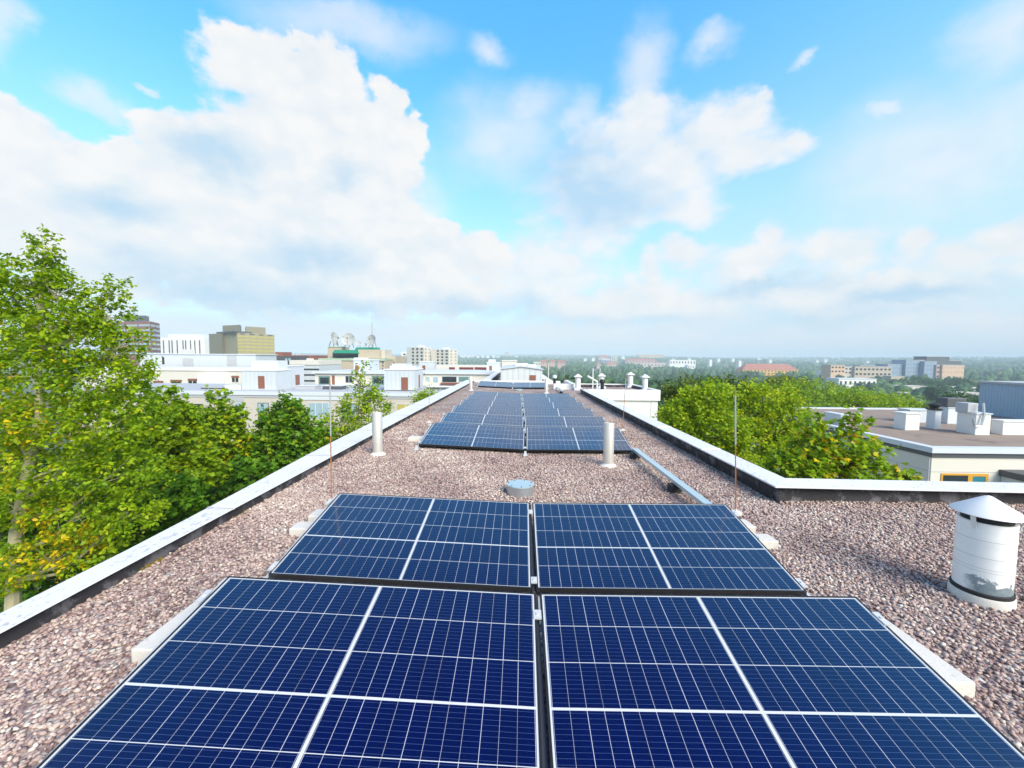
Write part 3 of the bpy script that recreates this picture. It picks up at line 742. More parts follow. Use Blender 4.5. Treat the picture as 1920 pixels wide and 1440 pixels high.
# long pale building right behind the left trees
def building_b():
    Y = 50; x0, x1 = fx(120,Y), fx(868,Y); zt = fz(735,600,Y)
    o = thing('apartment_building', 'long pale apartment building behind the left trees, flat roof with two lift houses', 'building')
    MB().box(x0,x1,Y,Y+13,GZ,zt-.45).build('wall', M['beige'], o)
    MB().box(x0-.15,x1+.15,Y-.15,Y+13.15,zt-.45,zt).build('fascia', M['lightgrey'], o)
    MB().box(x0+.2,x1-.2,Y+.2,Y+12.8,zt+.002,zt+.03).build('roof', M['grey'], o)
    MB().box(x0,x1,Y-.06,Y-.003,zt-.75,zt-.5).build('band', M['grey'], o)
    pbox(383,455,739,753,Y-.05,.045).build('panel', M['grey'], o)
    pbox(540,640,741,750,Y-.08,.07).build('louvre', M['lightgrey'], o)
    for a, fr, pa, mu in (((437,455,755,782),'lightgrey','glassblue',0),((481,502,755,786),'darkgrey','glassblue',1),((577,616,755,784),'lightgrey','glassblue',2),((743,776,757,782),'lightgrey','curtain',1),
                      ((718,732,757,770),'darkgrey','glass',0),((798,815,757,772),'darkgrey','glass',0),((300,330,757,785),'darkgrey','glass',1),((350,378,757,785),'darkgrey','glass',1),((530,552,757,786),'darkgrey','glassblue',0),((640,668,757,786),'darkgrey','glassblue',1)):
        pwin(o, a, Y, frame=fr, pane=pa, mull=mu)
    for k in range(14):
        xa = x0+4+k*(x1-x0-8)/13
        window(o, xa-.8, xa+.8, zt-8.2, zt-6.5, Y, 'darkgrey', 'glass', mull=1)
    return zt
ZB = building_b()
def lift_house(label, f, side_depth, Y, ytop, ybase, dr=None, cap=None, sdoor=None, mat='palesheet'):
    o = thing('lift_house', label, 'rooftop house', group='pale sheet metal lift houses on roofs')
    x0, x1 = fx(f[0],Y), fx(f[1],Y); c = sum(f)/2; zt, zb = fz(ytop,c,Y), fz(ybase,c,Y)
    MB().box(x0,x1,Y,Y+side_depth,zb,zt-.12).build('wall', M[mat], o)
    MB().box(x0-.08,x1+.08,Y-.08,Y+side_depth+.08,zt-.12,zt).build('roof', M['white'], o)
    if dr: door(o, dr, Y)
    if cap:
        b = pbox(*cap, Y+1.2, 2.2, zb=zt+.003); b.build('vent_box', M['lightgrey'], o)
    if sdoor:
        ya, yb, q0, q1 = sdoor; MB().box(x1-.01,x1+.04,Y+ya,Y+yb,fz(q1,f[1],Y+ya),fz(q0,f[1],Y+ya)).build('door', M['brown'], o)
    return o
lift_house('pale lift house with brown door on the long roof, left of two there, larger', (452,517), 3.4, 52.5, 693.5, 733.5, (483,495,705,728.5), (471,522,676,694))
lift_house('taller pale lift house with a side door, joined behind the larger left one', (505,540), 4.2, 56.2, 685.5, 733, None, None, (1.8,2.9,703,725))
lift_house('pale lift house with brown door on the long roof behind the birch', (720,777), 4.6, 52.5, 692, 731.5, (752,764.5,707.5,731), (731,780,686,692.5), (2.2,2.8,703,727))
def small_box(name, label, cat, a, Y, depth, mat, zb=None, lid='white', group=None):
    b = pbox(*a, Y, depth, zb=zb); o = thing(name, label, cat, group=group); b.build('body', M[mat], o)
    c = (a[0]+a[1])/2; z = fz(a[2],c,Y); MB().box(fx(a[0],Y)-.05,fx(a[1],Y)+.05,Y-.05,Y+depth+.05,z+.002,z+.07).build('lid', M[lid], o)
    return o
small_box('skylight', 'low white skylight box on the long roof left of the larger lift house', 'skylight', (420,450,723,733), 52.5, 1.5, 'white', zb=ZB+.03)
small_box('roof_hatch', 'low grey hatch box on the long roof between the lift houses', 'roof hatch', (552,590,724,732), 53.5, 1.5, 'grey', zb=ZB+.03, lid='lightgrey')
small_box('roof_hatch', 'low grey box on the long roof left of the birch top', 'roof hatch', (604,640,724,732), 53.5, 1.5, 'darkgrey', zb=ZB+.03, lid='lightgrey')
small_box('skylight', 'flat dark skylight on the long roof beside our left parapet', 'skylight', (800,846,726,732), 55, 2, 'darkgrey', zb=ZB+.03)
small_box('skylight', 'low dark skylight on the long roof left of the white skylight box', 'skylight', (375,415,727,733), 52.5, 2, 'darkgrey', zb=ZB+.03, lid='grey')

# cream building with brown windows, and the pale plant storey behind it
def building_a():
    Y = 78; o = thing('apartment_building', 'cream building with brown framed windows behind the left trees', 'building')
    x0, x1 = fx(150,Y), fx(458,Y); zt = fz(691,350,Y)
    MB().box(x0,x1,Y,Y+12,GZ,zt-.4).build('wall', M['warmwhite'], o)
    MB().box(x0-.15,x1+.15,Y-.15,Y+12,zt-.4,zt).build('fascia', M['white'], o)
    for a in ((286,305,714,729),(318,340,712,727.5),(351,369,710,725),(418.5,424.5,705.5,717.5),(433,447.5,704.5,717.5)):
        f = pwin(o, a, Y, frame='warmwhite', pane='glass', mull=1, fw=.12)
        pbox(a[0],a[1],a[2],a[2]+4,Y-.04,.025).build('blind', M['brown'], f)
    pbox(369,418,703,729,Y-1.2,1.19).build('bay', M['white'], o)
    Y2 = 92; x0, x1 = fx(262,Y2), fx(480,Y2)
    o = thing('plant_house', 'long pale grey rooftop plant storey behind the cream building', 'rooftop house')
    MB().box(x0,x1,Y2,Y2+8,fz(700,350,Y2),fz(664.5,350,Y2)).build('wall', M['palesheet'], o)
    MB().box(x0-.2,x1+.2,Y2-.2,Y2+8.2,fz(664.5,350,Y2),fz(663,350,Y2)).build('roof', M['lightgrey'], o)
    door(o, (304.5,308.5,669.5,683), Y2, 'black'); door(o, (343,363,671.5,689), Y2, 'grey'); door(o, (426,444,666,686), Y2, 'grey'); door(o, (298,304,669.5,683), Y2, 'lightgrey')
building_a()
# upper storey building right of it
def building_d():
    Y = 70; o = thing('apartment_building', 'pale building with dark glazed balconies behind the birch', 'building')
    x0, x1 = fx(590,Y), fx(785,Y); zt = fz(697.5,680,Y)
    MB().box(x0,x1,Y,Y+14,GZ,zt-.3).build('wall', M['warmwhite'], o)
    MB().box(x0-.3,x1+.3,Y-.4,Y+14,zt-.3,zt).build('fascia', M['lightgrey'], o)
    for a in ((597,619,705,722),(697,721,705,722)): pwin(o, a, Y, frame='glassgreen', pane='glass', fw=.25, name='balcony')
    door(o, (622,627,704,723), Y); pwin(o, (647,661,704.5,718), Y, frame='lightgrey', mull=1); pwin(o, (736,748,704.5,718), Y, frame='lightgrey')
    pbox(590,785,726,730,Y-1.2,1.19).build('ledge', M['white'], o)
    Y = 74; o = thing('apartment_building', 'pale building with a big dark window beside the far end of our left parapet', 'building')
    x0, x1 = fx(788,Y), fx(938,Y); zt = fz(697.5,860,Y)
    MB().box(x0,x1,Y,Y+14,GZ,zt-.4).build('wall', M['warmwhite'], o)
    MB().box(x0,x1+.2,Y-.3,Y+14,zt-.4,zt).build('fascia', M['lightgrey'], o)
    for a, pa in (((796.5,806,706,716),'glassblue'),((811,822,706,718),'glassblue'),((828,857,705,717.5),'glass'),((859,880,705.5,717),'glassgreen')): pwin(o, a, Y, frame='lightgrey', pane=pa, fw=.1)
    pbox(826,871,717.5,721.5,Y-.6,.55).build('balcony', M['brown'], o)
    pbox(788,880,723,726,Y-.5,.49).build('ledge', M['white'], o)
    Y = 96; o = thing('office_building', 'low white building with dark red window bands below the far forest', 'building')
    MB().box(fx(812,Y),fx(925,Y),Y,Y+12,GZ,fz(685.5,860,Y)).build('wall', M['warmwhite'], o)
    for a in ((842,853,688.5,694),(861,888,688.5,694.5),(890,912,688.5,694.5)): pwin(o, a, Y, frame='darkred', pane='darkred', fw=.1, mull=3)
building_d()
lift_house('pale lift house with brown door behind the birch tip', (663,692), 5.5, 74, 674, 697, (666,672.5,685,695), (664,683,670.5,674.5))
lift_house('pale lift house with red brown door before the white apartment pair', (786,813), 3, 88, 677.5, 697, (792,797.5,685,696))
lift_house('small pale lift house with brown door right of the dark red window bands', (913,938), 3, 84, 679, 698, (917.5,922.5,686,697), (916,928.5,674,679.5))
lift_house('cream box house just behind the white seamed roof house', (941,969), 6, 70, 675.5, 690, None, None, None, 'warmwhite')
small_box('plant_box', 'grey rooftop box left of the small lift house with red brown door', 'rooftop box', (735,763,683,697), 80, 4, 'lightgrey', zb=-3)
# striped office block
def striped():
    Y = 112; o = thing('office_building', 'white office block with thin dark window bands left of the satellite dishes', 'building')
    x0, x1 = fx(545,Y), fx(598.5,Y)
    MB().box(x0,x1,Y,Y+14,GZ,fz(684,570,Y)).build('wall', M['palesheet'], o)
    MB().box(x0-.2,x1+.1,Y-.2,Y+14,fz(684,570,Y),fz(675.5,570,Y)).build('fascia', M['warmwhite'], o)
    for q in (691,701.5,712.5): pbox(546,598,q,q+2.6,Y-.1,.09).build('window', M['glass'], o)
    pbox(575,582,672,675.5,Y+2,2).build('vent_box', M['warmwhite'], o)
    Y = 150; o = thing('office_building', 'dark building with a red rooftop box right of the olive tower', 'building')
    pbox(514,548,667.5,690,Y,12,zb=GZ).build('wall', M['darkgrey'], o); pbox(517,531,660,667.4,Y+1,6).build('rooftop_box', M['brick'], o)
    for a in ((535,539,672,676),(541,545,672,676)): pbox(*a,Y-.1,.09).build('window', M['glassblue'], o)
    Y = 170; o = thing('office_building', 'low purple grey building with thin posts behind the white striped block', 'building')
    pbox(546,590,666,690,Y,12,zb=GZ).build('wall', M['brick'], o)
    for q in (550,556,562): pbox(q,q+.8,661,666,Y+1,.2).build('post', M['lightgrey'], o)
striped()
# tan building with the green awnings and the dishes
def dishes():
    Y = 140; o = thing('broadcast_building', 'tan building with green awnings carrying satellite dishes on top', 'building')
    MB().box(fx(599,Y),fx(680,Y),Y,Y+22,GZ,fz(676,640,Y)).build('wall', M['tan'], o)
    MB().box(fx(598,Y),fx(722,Y),Y-.3,Y+22,fz(676,640,Y),fz(672,640,Y)).build('roof', M['palegreen'], o)
    pbox(604,654,677.5,694,Y-.12,.1).build('panel', M['tan'], o)
    MB().box(fx(680.2,Y),fx(722,Y),Y+.2,Y+22,GZ,fz(676,700,Y)).build('wall', M['tan'], o)
    pbox(615,641,651,672,Y+9,7).build('upper_storey', M['tan'], o)
    pbox(672,712,655.5,672,Y+4,9).build('upper_storey', M['tan'], o)
    pbox(712.5,722,655.5,672,Y+6,8).build('upper_storey', M['beige'], o)
    pbox(624,673,660,671,Y+6,4).build('window', M['glass'], o)
    for a, dd in (((624,673,656,662.5),3.5),((665,710,651,657),8)):
        x0,x1 = fx(a[0],Y+dd),fx(a[1],Y+dd); z0,z1 = fz(a[3],650,Y+dd),fz(a[2],650,Y+dd)
        b = MB().add([(x0,Y+dd,z0),(x1,Y+dd,z0),(x1,Y+dd+1.6,z1),(x0,Y+dd+1.6,z1),(x0,Y+dd+1.6,z0),(x1,Y+dd+1.6,z0)], [(0,1,2,3),(0,3,4),(1,5,2),(0,4,5,1),(3,2,5,4)]); b.build('awning', M['green'], o)
    pbox(616,640,649.5,651,Y+8.8,7.4).build('roof', M['palegreen'], o)
    pbox(722.5,742,668,700,Y+10,14,zb=GZ).build('wing', M['tan'], o)
    for r_ in (678,684,690):
        for q in (717,724,728,733,738): pbox(q,q+1.8,r_,r_+3.4,Y+(.1 if q < 720 else 9.9),.09).build('window', M['glass'], o)
    M['dish'] = pmat('dish_paint', (.40,.41,.40), .6, .06, .8)
    def dish(label, px, py, rpx, Yd, face, base_y):
        c = at(px,py,Yd); r = rpx/_f*Yd
        o = thing('satellite_dish', label, 'satellite dish', tuple(c), group='satellite dishes on the tan building')
        M3 = Vector(face).normalized().to_track_quat('Z','Y').to_matrix()
        MB().lathe([(0,0),(r*.35,r*.03),(r*.7,r*.13),(r,r*.28),(r,r*.32),(r*.7,r*.17),(r*.35,r*.07),(0,r*.04)], n=28, tilt=M3).build('reflector', M['dish'], o, smooth=True)
        zb = fz(base_y,px,Yd)-c[2]; b = MB()
        for q in (-.45,0,.45): b.tube((q*r,.15*r,-.3*r), (q*r*1.6,.1*r,zb), r*.05, n=6)
        b.build('stand', M['darkgrey'], o)
        f = Vector(face).normalized()*r*.75; b = MB().tube(f, f*1.2, r*.10, n=8)
        for q in range(3):
            e = M3@Vector((r*.95*math.cos(q*2.1+.5), r*.95*math.sin(q*2.1+.5), r*.3)); b.tube(e, f, r*.02, n=5)
        b.build('feed_horn', M['darkgrey'], o)
    dish('tall white satellite dish seen edge on, leftmost on the tan building', 625, 636, 12.5, Y+11, (1,-.12,.25), 650)
    dish('large white satellite dish facing us above the green awnings', 654, 637, 12, Y+9, (.1,-1,.25), 652)
    dish('small satellite dish between the two large facing ones', 673, 644.5, 4.2, Y+10, (.2,-1,.4), 652)
    dish('smallest satellite dish just left of the mast', 685, 646, 3, Y+10, (.2,-1,.4), 652)
    dish('grey white satellite dish in front of the lattice mast', 698, 638, 10, Y+9, (-.35,-1,.2), 652)
    Yd = Y+12; x = fx(698.5,Yd); o = thing('lattice_mast', 'thin lattice radio mast behind the right satellite dish', 'mast', (x,Yd,fz(652,698,Yd)))
    H = fz(587,698,Yd)-o.location.z; b = MB()
    for q in ((-.35,-.2),(.35,-.2),(0,.4)): b.tube((q[0],q[1],0),(q[0]*.25,q[1]*.25,H*.72),.07,.05,6)
    for k in range(12):
        z0,z1 = H*.06*k, H*.06*(k+1); s0,s1 = 1-.75*z0/(H*.72), 1-.75*z1/(H*.72)
        b.tube((-.35*s0,-.2*s0,z0),(.35*s1,-.2*s1,z1),.03,n=4); b.tube((.35*s0,-.2*s0,z0),(0,.4*s1,z1),.03,n=4)
    b.build('frame', M['grey'], o); MB().tube((0,0,H*.7),(0,0,H),.05,.03,6).build('whip', M['grey'], o)
    b = MB()
    for zq, l in ((.52,1.4),(.60,1.0),(.45,1.6)): b.tube((-l*.3,0,H*zq),(l,0,H*zq),.04,n=5)
    b.build('aerial', M['grey'], o)
dishes()
# towers on the left skyline
def P2(px, Y): return (fx(px,Y), Y)
def face_windows(o, A, B, z0, z1, nc, nr, mat, hfrac=.5, wfrac=.8, out=.15, skip=()):
    """windows over the wall from ground point A to B (tuples), rows between z0 and z1"""
    ax, ay = A; bx, by = B; L = math.hypot(bx-ax, by-ay); ux, uy = (bx-ax)/L, (by-ay)/L; nx, ny = uy, -ux
    if nx*(-ax)+ny*(-ay) < 0: nx, ny = -nx, -ny
    rh = (z1-z0)/nr; cw = L/nc
    proto = None
    for r in range(nr):
        for c in range(nc):
            if (r, c) in skip: continue
            s0, s1 = (c+.5-wfrac/2)*cw, (c+.5+wfrac/2)*cw; za = z0+(r+.5-hfrac/2)*rh; zb_ = z0+(r+.5+hfrac/2)*rh
            pts = [(ax+ux*s+nx*q, ay+uy*s+ny*q) for s, q in ((s0,-.02),(s1,-.02),(s1,out),(s0,out))]
            MB().prism(pts, za, zb_).build('window', M[mat], o)
def towers():
    # red brown tower
    o = thing('office_tower', 'red brown brick tower behind the tall left tree', 'tower')
    Ya, Yb, Yc = 345, 330, 352
    A, B, C = P2(196,Ya), P2(286,Yb), P2(303,Yc); D = (A[0]+C[0]-B[0], A[1]+C[1]-B[1]+8)
    zt = fz(602.5,286,Yb); MB().prism([A,B,C,D], -30, zt).build('wall', M['brick'], o)
    q0,q1,q2,q3 = P2(238,Yb+8),P2(278,Yb+5),P2(284,Yb+15),P2(244,Yb+18); MB().prism([q0,q1,q2,q3], zt, fz(591.5,260,Yb+5)).build('rooftop_box', M['darkgrey'], o)
    rh = (zt-fz(667,286,Yb))/7
    face_windows(o, A, B, zt-7*rh, zt-.3*rh, 4, 7, 'glassblue', .42, .86); face_windows(o, B, C, zt-7*rh, zt-.3*rh, 2, 7, 'glassblue', .42, .86)
    # white block with vertical strips
    o = thing('office_block', 'white block with vertical window strips left of the olive tower', 'building')
    Y = 420; x0,x1 = fx(303,Y),fx(386,Y); zt = fz(633,345,Y)
    MB().box(x0,x1,Y,Y+30,-30,zt).build('wall', M['white'], o); pbox(318,384,626.5,633,Y+8,14).build('rooftop_box', M['lightgrey'], o)
    for q in (307.5,318,323.5,333,344,349,358,366,375): pbox(q,q+1.8,638,664,Y-.3,.28).build('window', M['glass'], o)
    pbox(337,355,655,666,Y-12,8,zb=-20).build('annex', M['white'], o)
    # olive tower
    o = thing('office_tower', 'olive tower with yellowish window bands and overhanging roof slab', 'tower')
    A,B,C,D = P2(419,312),P2(447,300),P2(516,328),P2(486,345); zt = fz(623.5,447,300)
    MB().prism([A,B,C,D], -30, zt).build('wall', M['olivelit'], o)
    E_ = [P2(394,316),P2(417,306),P2(424,312),P2(402,326)]; MB().prism(E_, -30, fz(625.5,405,310)).build('stair_tower', M['olive'], o)
    zz = fz(619,430,300); MB().prism([P2(408,316),P2(441,297),P2(474,312),P2(440,332)], zt+.02, zt+1.1).build('roof_slab', M['darkgrey'], o)
    MB().prism([P2(420,314),P2(453,304),P2(455,316),P2(424,326)], zt+1.12, fz(609,440,305)).build('rooftop_box', M['olive'], o)
    MB().prism([P2(463,312),P2(500,324),P2(494,336),P2(462,326)], zt+.02, fz(613.5,480,320)).build('rooftop_box', M['olive'], o)
    rh = (zt-fz(674,447,300))/7
    face_windows(o, B, C, zt-7*rh, zt-.5*rh, 6, 7, 'curtain', .45, .84)
    face_windows(o, B, C, zt-.45*rh, zt-.1*rh, 4, 1, 'darkgrey', .8, .5)
    # white apartment pair
    for lab, (a,b_,c_), yt, Y in (('white apartment block with dark window columns, left one of the pair', (763,795,808), 651, 282), ('white apartment block with dark window columns, right one of the pair', (809,842,858), 655, 286)):
        o = thing('apartment_block', lab, 'building', group='white apartment blocks right of the dishes')
        A,B,C = P2(a,Y+6),P2(b_,Y),P2(c_,Y+12); D = (A[0]+C[0]-B[0],A[1]+C[1]-B[1]); zt = fz(yt,b_,Y)
        MB().prism([A,B,C,D], -30, zt).build('wall', M['warmwhite'], o)
        MB().prism([P2(b_-12,Y+3),P2(b_-2,Y+2),P2(b_+2,Y+8),P2(b_-8,Y+9)], zt+.01, zt+1.4).build('rooftop_box', M['white'], o)
        rh = (zt-fz(690,b_,Y))/6
        face_windows(o, A, B, zt-6*rh, zt, 4, 6, 'glass', .5, .42, skip=[(r, 0) for r in range(6)]); face_windows(o, B, C, zt-6*rh, zt, 2, 6, 'tan', .55, .45)
    o = thing('apartment_block', 'narrow white block half hidden left of the white apartment pair', 'building')
    pbox(753,764,660,690,300,12,zb=-30).build('wall', M['white'], o); face_windows(o, P2(753,300), P2(764,300), fz(680,758,300), fz(661,758,300), 1, 3, 'glass', .4, .3)
towers()

# the next roof straight ahead and its white seamed house
def ahead():
    o = thing('apartment_building', 'next building straight ahead, its white parapets receding from our roof end', 'building')
    z = -1.2; MB().box(-3,3,27,64,GZ,z).build('wall', M['warmwhite'], o); MB().box(-2.9,2.9,27.1,63.9,z+.002,z+.03).build('gravel_roof', M['gravel'], o)
    for s in (-1,1):
        MB().box(s*2.4,s*2.75,27,64,z+.03,-.42).build('parapet', M['membrane'], o); MB().box(s*2.35,s*3.0,27,64,-.418,-.34).build('coping', M['coping'], o)
    Y = 37; o = thing('roof_house', 'white seamed sheet metal roof house with brown hatch and low ridge', 'rooftop house')
    x0,x1 = fx(939,Y),fx(1017,Y); ze = fz(692.5,978,Y); zr_ = fz(688,978,Y); zb = z+.03; xm = (x0+x1)/2
    b = MB().add([(x0,Y,zb),(x1,Y,zb),(x1,Y,ze),(xm,Y,zr_),(x0,Y,ze),(x0,Y+14,zb),(x1,Y+14,zb),(x1,Y+14,ze),(xm,Y+14,zr_),(x0,Y+14,ze)],
        [(0,1,2,3,4),(9,8,7,6,5),(1,6,7,2),(5,0,4,9),(5,6,1,0)]); b.build('wall', M['whitesheet'], o)
    e = .12; b = MB()
    for k in range(2):
        xa, za, xb, zb2 = ((x0-e,ze-.03,xm,zr_+.0) , (xm,zr_+.0,x1+e,ze-.03))[k]
        b.add([(xa,Y-e,za+.01),(xb,Y-e,zb2+.01),(xb,Y+14+e,zb2+.01),(xa,Y+14+e,za+.01),(xa,Y-e,za+.07),(xb,Y-e,zb2+.07),(xb,Y+14+e,zb2+.07),(xa,Y+14+e,za+.07)], [(3,2,1,0),(4,5,6,7),(0,1,5,4),(1,2,6,5),(2,3,7,6),(3,0,4,7)])
    b.build('roof', M['whitesheet'], o)
    door(o, (993,1005,703.5,713), Y); pbox(966,990,681.5,688,Y+5,3,zb=zr_-.1).build('vent_box', M['white'], o); pbox(990,1005,684,690,Y+4,3,zb=ze).build('vent_box', M['white'], o)
ahead()

# big flat roofed building on the right
def right_building():
    o = thing('flat_roofed_building', 'large flat gravel roofed building right of our roof, pale panel walls', 'building')
    x0, x1, y0, y1, zt = 20.05, 60, 20, 36.5, -2.55
    MB().box(x0,x1,y0,y1,GZ,zt-.5).build('wall', M['warmwhite'], o)
    MB().box(x0-.06,x1,y0-.06,y1+.06,zt-.48,zt-.27).build('shadow_gap', M['darkgrey'], o)
    for (a,b_,c,d) in ((x0-.15,x1,y0-.15,y0+.3),(x0-.15,x0+.3,y0+.302,y1-.302),(x0-.15,x1,y1-.3,y1+.15)): MB().box(a,b_,c,d,zt-.26,zt).build('coping', M['palesheet'] if False else M['lightgrey'], o)
    MB().box(x0+.3,x1,y0+.3,y1-.3,zt-.2,zt-.10).build('gravel_roof', M['browngravel'], o)
    for zq in (-3.75,-4.75,-5.75): 
        MB().box(x0-.012,x0+.01,y0,y1,zq-.012,zq+.012).build('wall_joint', M['grey'], o); MB().box(x0,x1,y0-.012,y0+.01,zq-.012,zq+.012).build('wall_joint', M['grey'], o)
    for yq in (24,28.5,33): MB().box(x0-.012,x0+.01,yq-.012,yq+.012,GZ,zt-.5).build('wall_joint', M['grey'], o)
    MB().box(fx(1755,y0),fx(1755,y0)+.03,y0-.012,y0+.01,GZ,zt-.5).build('wall_joint', M['grey'], o)
    Y = y0; xa, xm, xb = fx(1779,Y), fx(1834,Y), fx(1869,Y); z1 = fz(888,1820,Y)
    f = window(o, xa, xm, z1-1.3, z1, Y, 'yellowframe', 'glass', .09); f = window(o, xm+.002, xb, z1-1.3, z1, Y, 'yellowframe', 'tealpane', .13)
    for k in range(4): window(o, xa+6+k*5, xb+6+k*5, z1-1.3, z1, Y, 'yellowframe', 'glass', .09, 1)
    xr = fx(1893,Y); MB().box(xr,x1,Y-2.2,Y-.02,GZ,-3.9).build('stair_wing', M['lightgrey'], o); MB().box(xr-.1,x1,Y-2.3,Y-.02,-3.898,-3.6).build('stair_roof', M['darkgrey'], o)
    Y = 29; o = thing('plant_house', 'blue grey corrugated plant house on the right flat roof', 'rooftop house')
    MB().box(37.5,52,25.5,34,zt-.1,-.13).build('wall', M['bluesheet'], o); MB().box(37.36,52,25.4,34.12,-.13,.02).build('roof', M['grey'], o)
    zf = zt-.1
    def unit(name, label, cat, a, Y, depth, mat, lid='lightgrey', extra=None):
        o = thing(name, label, cat); c = (a[0]+a[1])/2
        x0,x1,z1 = fx(a[0],Y),fx(a[1],Y),fz(a[2],c,Y)
        MB().box(x0,x1,Y,Y+depth,zf,z1-.06).build('body', M[mat], o, bevel=.02); MB().box(x0-.05,x1+.05,Y-.05,Y+depth+.05,z1-.06,z1).build('lid', M[lid], o)
        if extra: extra(o,x0,x1,z1,Y,depth)
    def black_fan(o,x0,x1,z1,Y,dp):
        c = ((x0+x1)/2,Y+dp/2,z1); MB().lathe([(.38,0),(.38,.04),(.2,.05),(.2,.12),(.30,.2),(.31,.28),(.16,.37),(0,.38)], c, 20).build('fan', M['black'], o, smooth=True)
    def dark_top(o,x0,x1,z1,Y,dp):
        MB().prism([(x0-.1,Y),(x1+.3,Y),(x1+.3,Y+dp),(x0-.1,Y+dp)], z1+.002, z1+.62).build('cooler', M['darkgrey'], o, bevel=.05)
    def pipe_bend(o,x0,x1,z1,Y,dp):
        x = x0+.3; b = MB(); pts = [(x,Y-.03,z1+.6),(x,Y-.12,z1-.1),(x-.15,Y-.14,z1-.7),(x-.5,Y-.14,z1-.75),(x-.6,Y-.12,z1-.3)]
        for p,q in zip(pts[:-1],pts[1:]): b.tube(p,q,.06,n=8)
        b.build('duct', M['galv'], o); MB().box(x0-.25,x0+.35,Y+.25,Y+.95,z1+.002,z1+.55).build('cooler', M['grey'], o, bevel=.03)
    unit('roof_hatch', 'pale blue hatch box at the left edge of the right flat roof', 'roof hatch', (1582,1595,777,0), 26.6, 1.4, 'palesheet')
    unit('roof_hatch', 'white hatch box on the right flat roof left of the black fan', 'roof hatch', (1705,1732,774.5,0), 25.4, .8, 'white', 'white')
    unit('fan_unit', 'grey duct box with black fan on the right flat roof', 'fan unit', (1760,1772,768,0), 25.9, .55, 'lightgrey', 'darkgrey', black_fan)
    unit('cooling_unit', 'ventilation unit with dark cooler top behind the black fan', 'ventilation unit', (1784,1810,764,0), 28.2, .8, 'lightgrey', 'lightgrey', dark_top)
    unit('ventilation_unit', 'white ventilation unit with bent pipe on the right flat roof', 'ventilation unit', (1838,1866,775,0), 24.0, 1.05, 'white', 'lightgrey', pipe_bend)
    unit('roof_box', 'low white box at the right end of the flat roof', 'rooftop box', (1890,1960,789,0), 24.1, .6, 'white', 'white')
    unit('air_duct', 'long low pale duct box lying behind the white hatch box', 'air duct', (1712,1752,768,0), 28.6, .9, 'palesheet')
    Y = 27.4; x = fx(1616.5,Y); o = thing('vent_pipe', 'short white vent pipe beside the pale blue hatch box', 'vent pipe', (x,Y,zf)); h = fz(775,1616,Y)-zf
    MB().lathe([(.12,0),(.12,h-.1)], n=16).build('tube', M['white'], o, smooth=True); MB().lathe([(.14,h-.1),(.14,h),(0,h+.03)], n=16).build('cap', M['lightgrey'], o, smooth=True)
right_building()

# ------------------------------------------------------------------ far town
def far_house(label, px0, px1, y0, y1, Y, wall='white', roof='redroof', pitch=.35, depth=12, nw=4, nr=1, group=None, name='house', zb=None):
    x0, x1 = fx(px0,Y), fx(px1,Y); c = (px0+px1)/2; zt = fz(y0,c,Y); z0 = float(ground_z(np.array((x0+x1)/2), np.array(float(Y))))-1
    rh = (zt-fz(y1,c,Y))*pitch; ze = zt-rh
    o = thing(name, label, 'building', group=group); RECT.append((px0, px1, y0-3, y1, Y))
    MB().box(x0,x1,Y,Y+depth,z0,ze).build('wall', M[wall], o)
    if pitch > 0:
        i = min((x1-x0)*.12, depth*.5); e = .4
        b = MB().add([(x0-e,Y-e,ze+.01),(x1+e,Y-e,ze+.01),(x1+e,Y+depth+e,ze+.01),(x0-e,Y+depth+e,ze+.01),(x0+i,Y+depth/2,zt),(x1-i,Y+depth/2,zt)], [(3,2,1,0),(0,1,5,4),(1,2,5),(2,3,4,5),(3,0,4)])
        b.build('roof', M[roof], o)
    else: MB().box(x0-.3,x1+.3,Y-.3,Y+depth+.3,ze+.01,ze+.5).build('roof', M[roof], o)
    if nw:
        zb_ = fz(y1,c,Y); face_windows(o, (x0,Y), (x1,Y), zb_, ze, nw, nr, 'glass', .45, .4, .1)
    return o
far_house('long yellow palace with red hipped roof among the far trees', 1393, 1497, 682.5, 708, 690, 'ochre', 'redroof', .42, 22, 16, 3)
far_house('long white low building among trees below the grey far complex', 1574, 1645, 711, 725, 330, 'white', 'lightgrey', 0, 14, 8, 1)
far_house('white row house among trees right of centre of the far slope, upper left one', 1690, 1740, 725, 738, 290, 'warmwhite', 'beige', 0, 10, 6, 1, 'white row houses')
far_house('white row house lower on the slope before the round tree', 1702, 1779, 739, 752, 255, 'white', 'beige', 0, 10, 8, 1, 'white row houses')
far_house('white row house beside the blue plant house, upper right one', 1756, 1832, 727, 740, 300, 'warmwhite', 'white', 0, 10, 8, 1, 'white row houses')
far_house('white row house partly hidden behind the dark cooler', 1800, 1850, 738, 752, 262, 'white', 'beige', 0, 10, 5, 1, 'white row houses')
far_house('pink house with red roof left of centre in the far forest', 1013, 1026, 674.5, 683, 820, 'pink', 'redroof', .4, 12, 3, 2)
far_house('pink house with red roof, nearer the thin pale pole', 1030, 1041, 674.5, 682, 830, 'pink', 'redroof', .4, 12, 3, 2)
far_house('wide pink house with red roof right of the thin pole', 1045, 1060, 676, 684, 800, 'pink', 'redroof', .4, 12, 4, 2)
far_house('pale low building with flat roof behind the far panel row', 1000, 1014, 679, 686, 700, 'warmwhite', 'lightgrey', 0, 12, 4, 1)
far_house('flat red building high on the far ridge', 1122, 1141, 666, 672, 1700, 'pink', 'redroof', .5, 30, 5, 1)
far_house('pinkish block below the four far chimneys', 1137, 1158, 678, 688, 1150, 'pink', 'redroof', .35, 20, 5, 2)
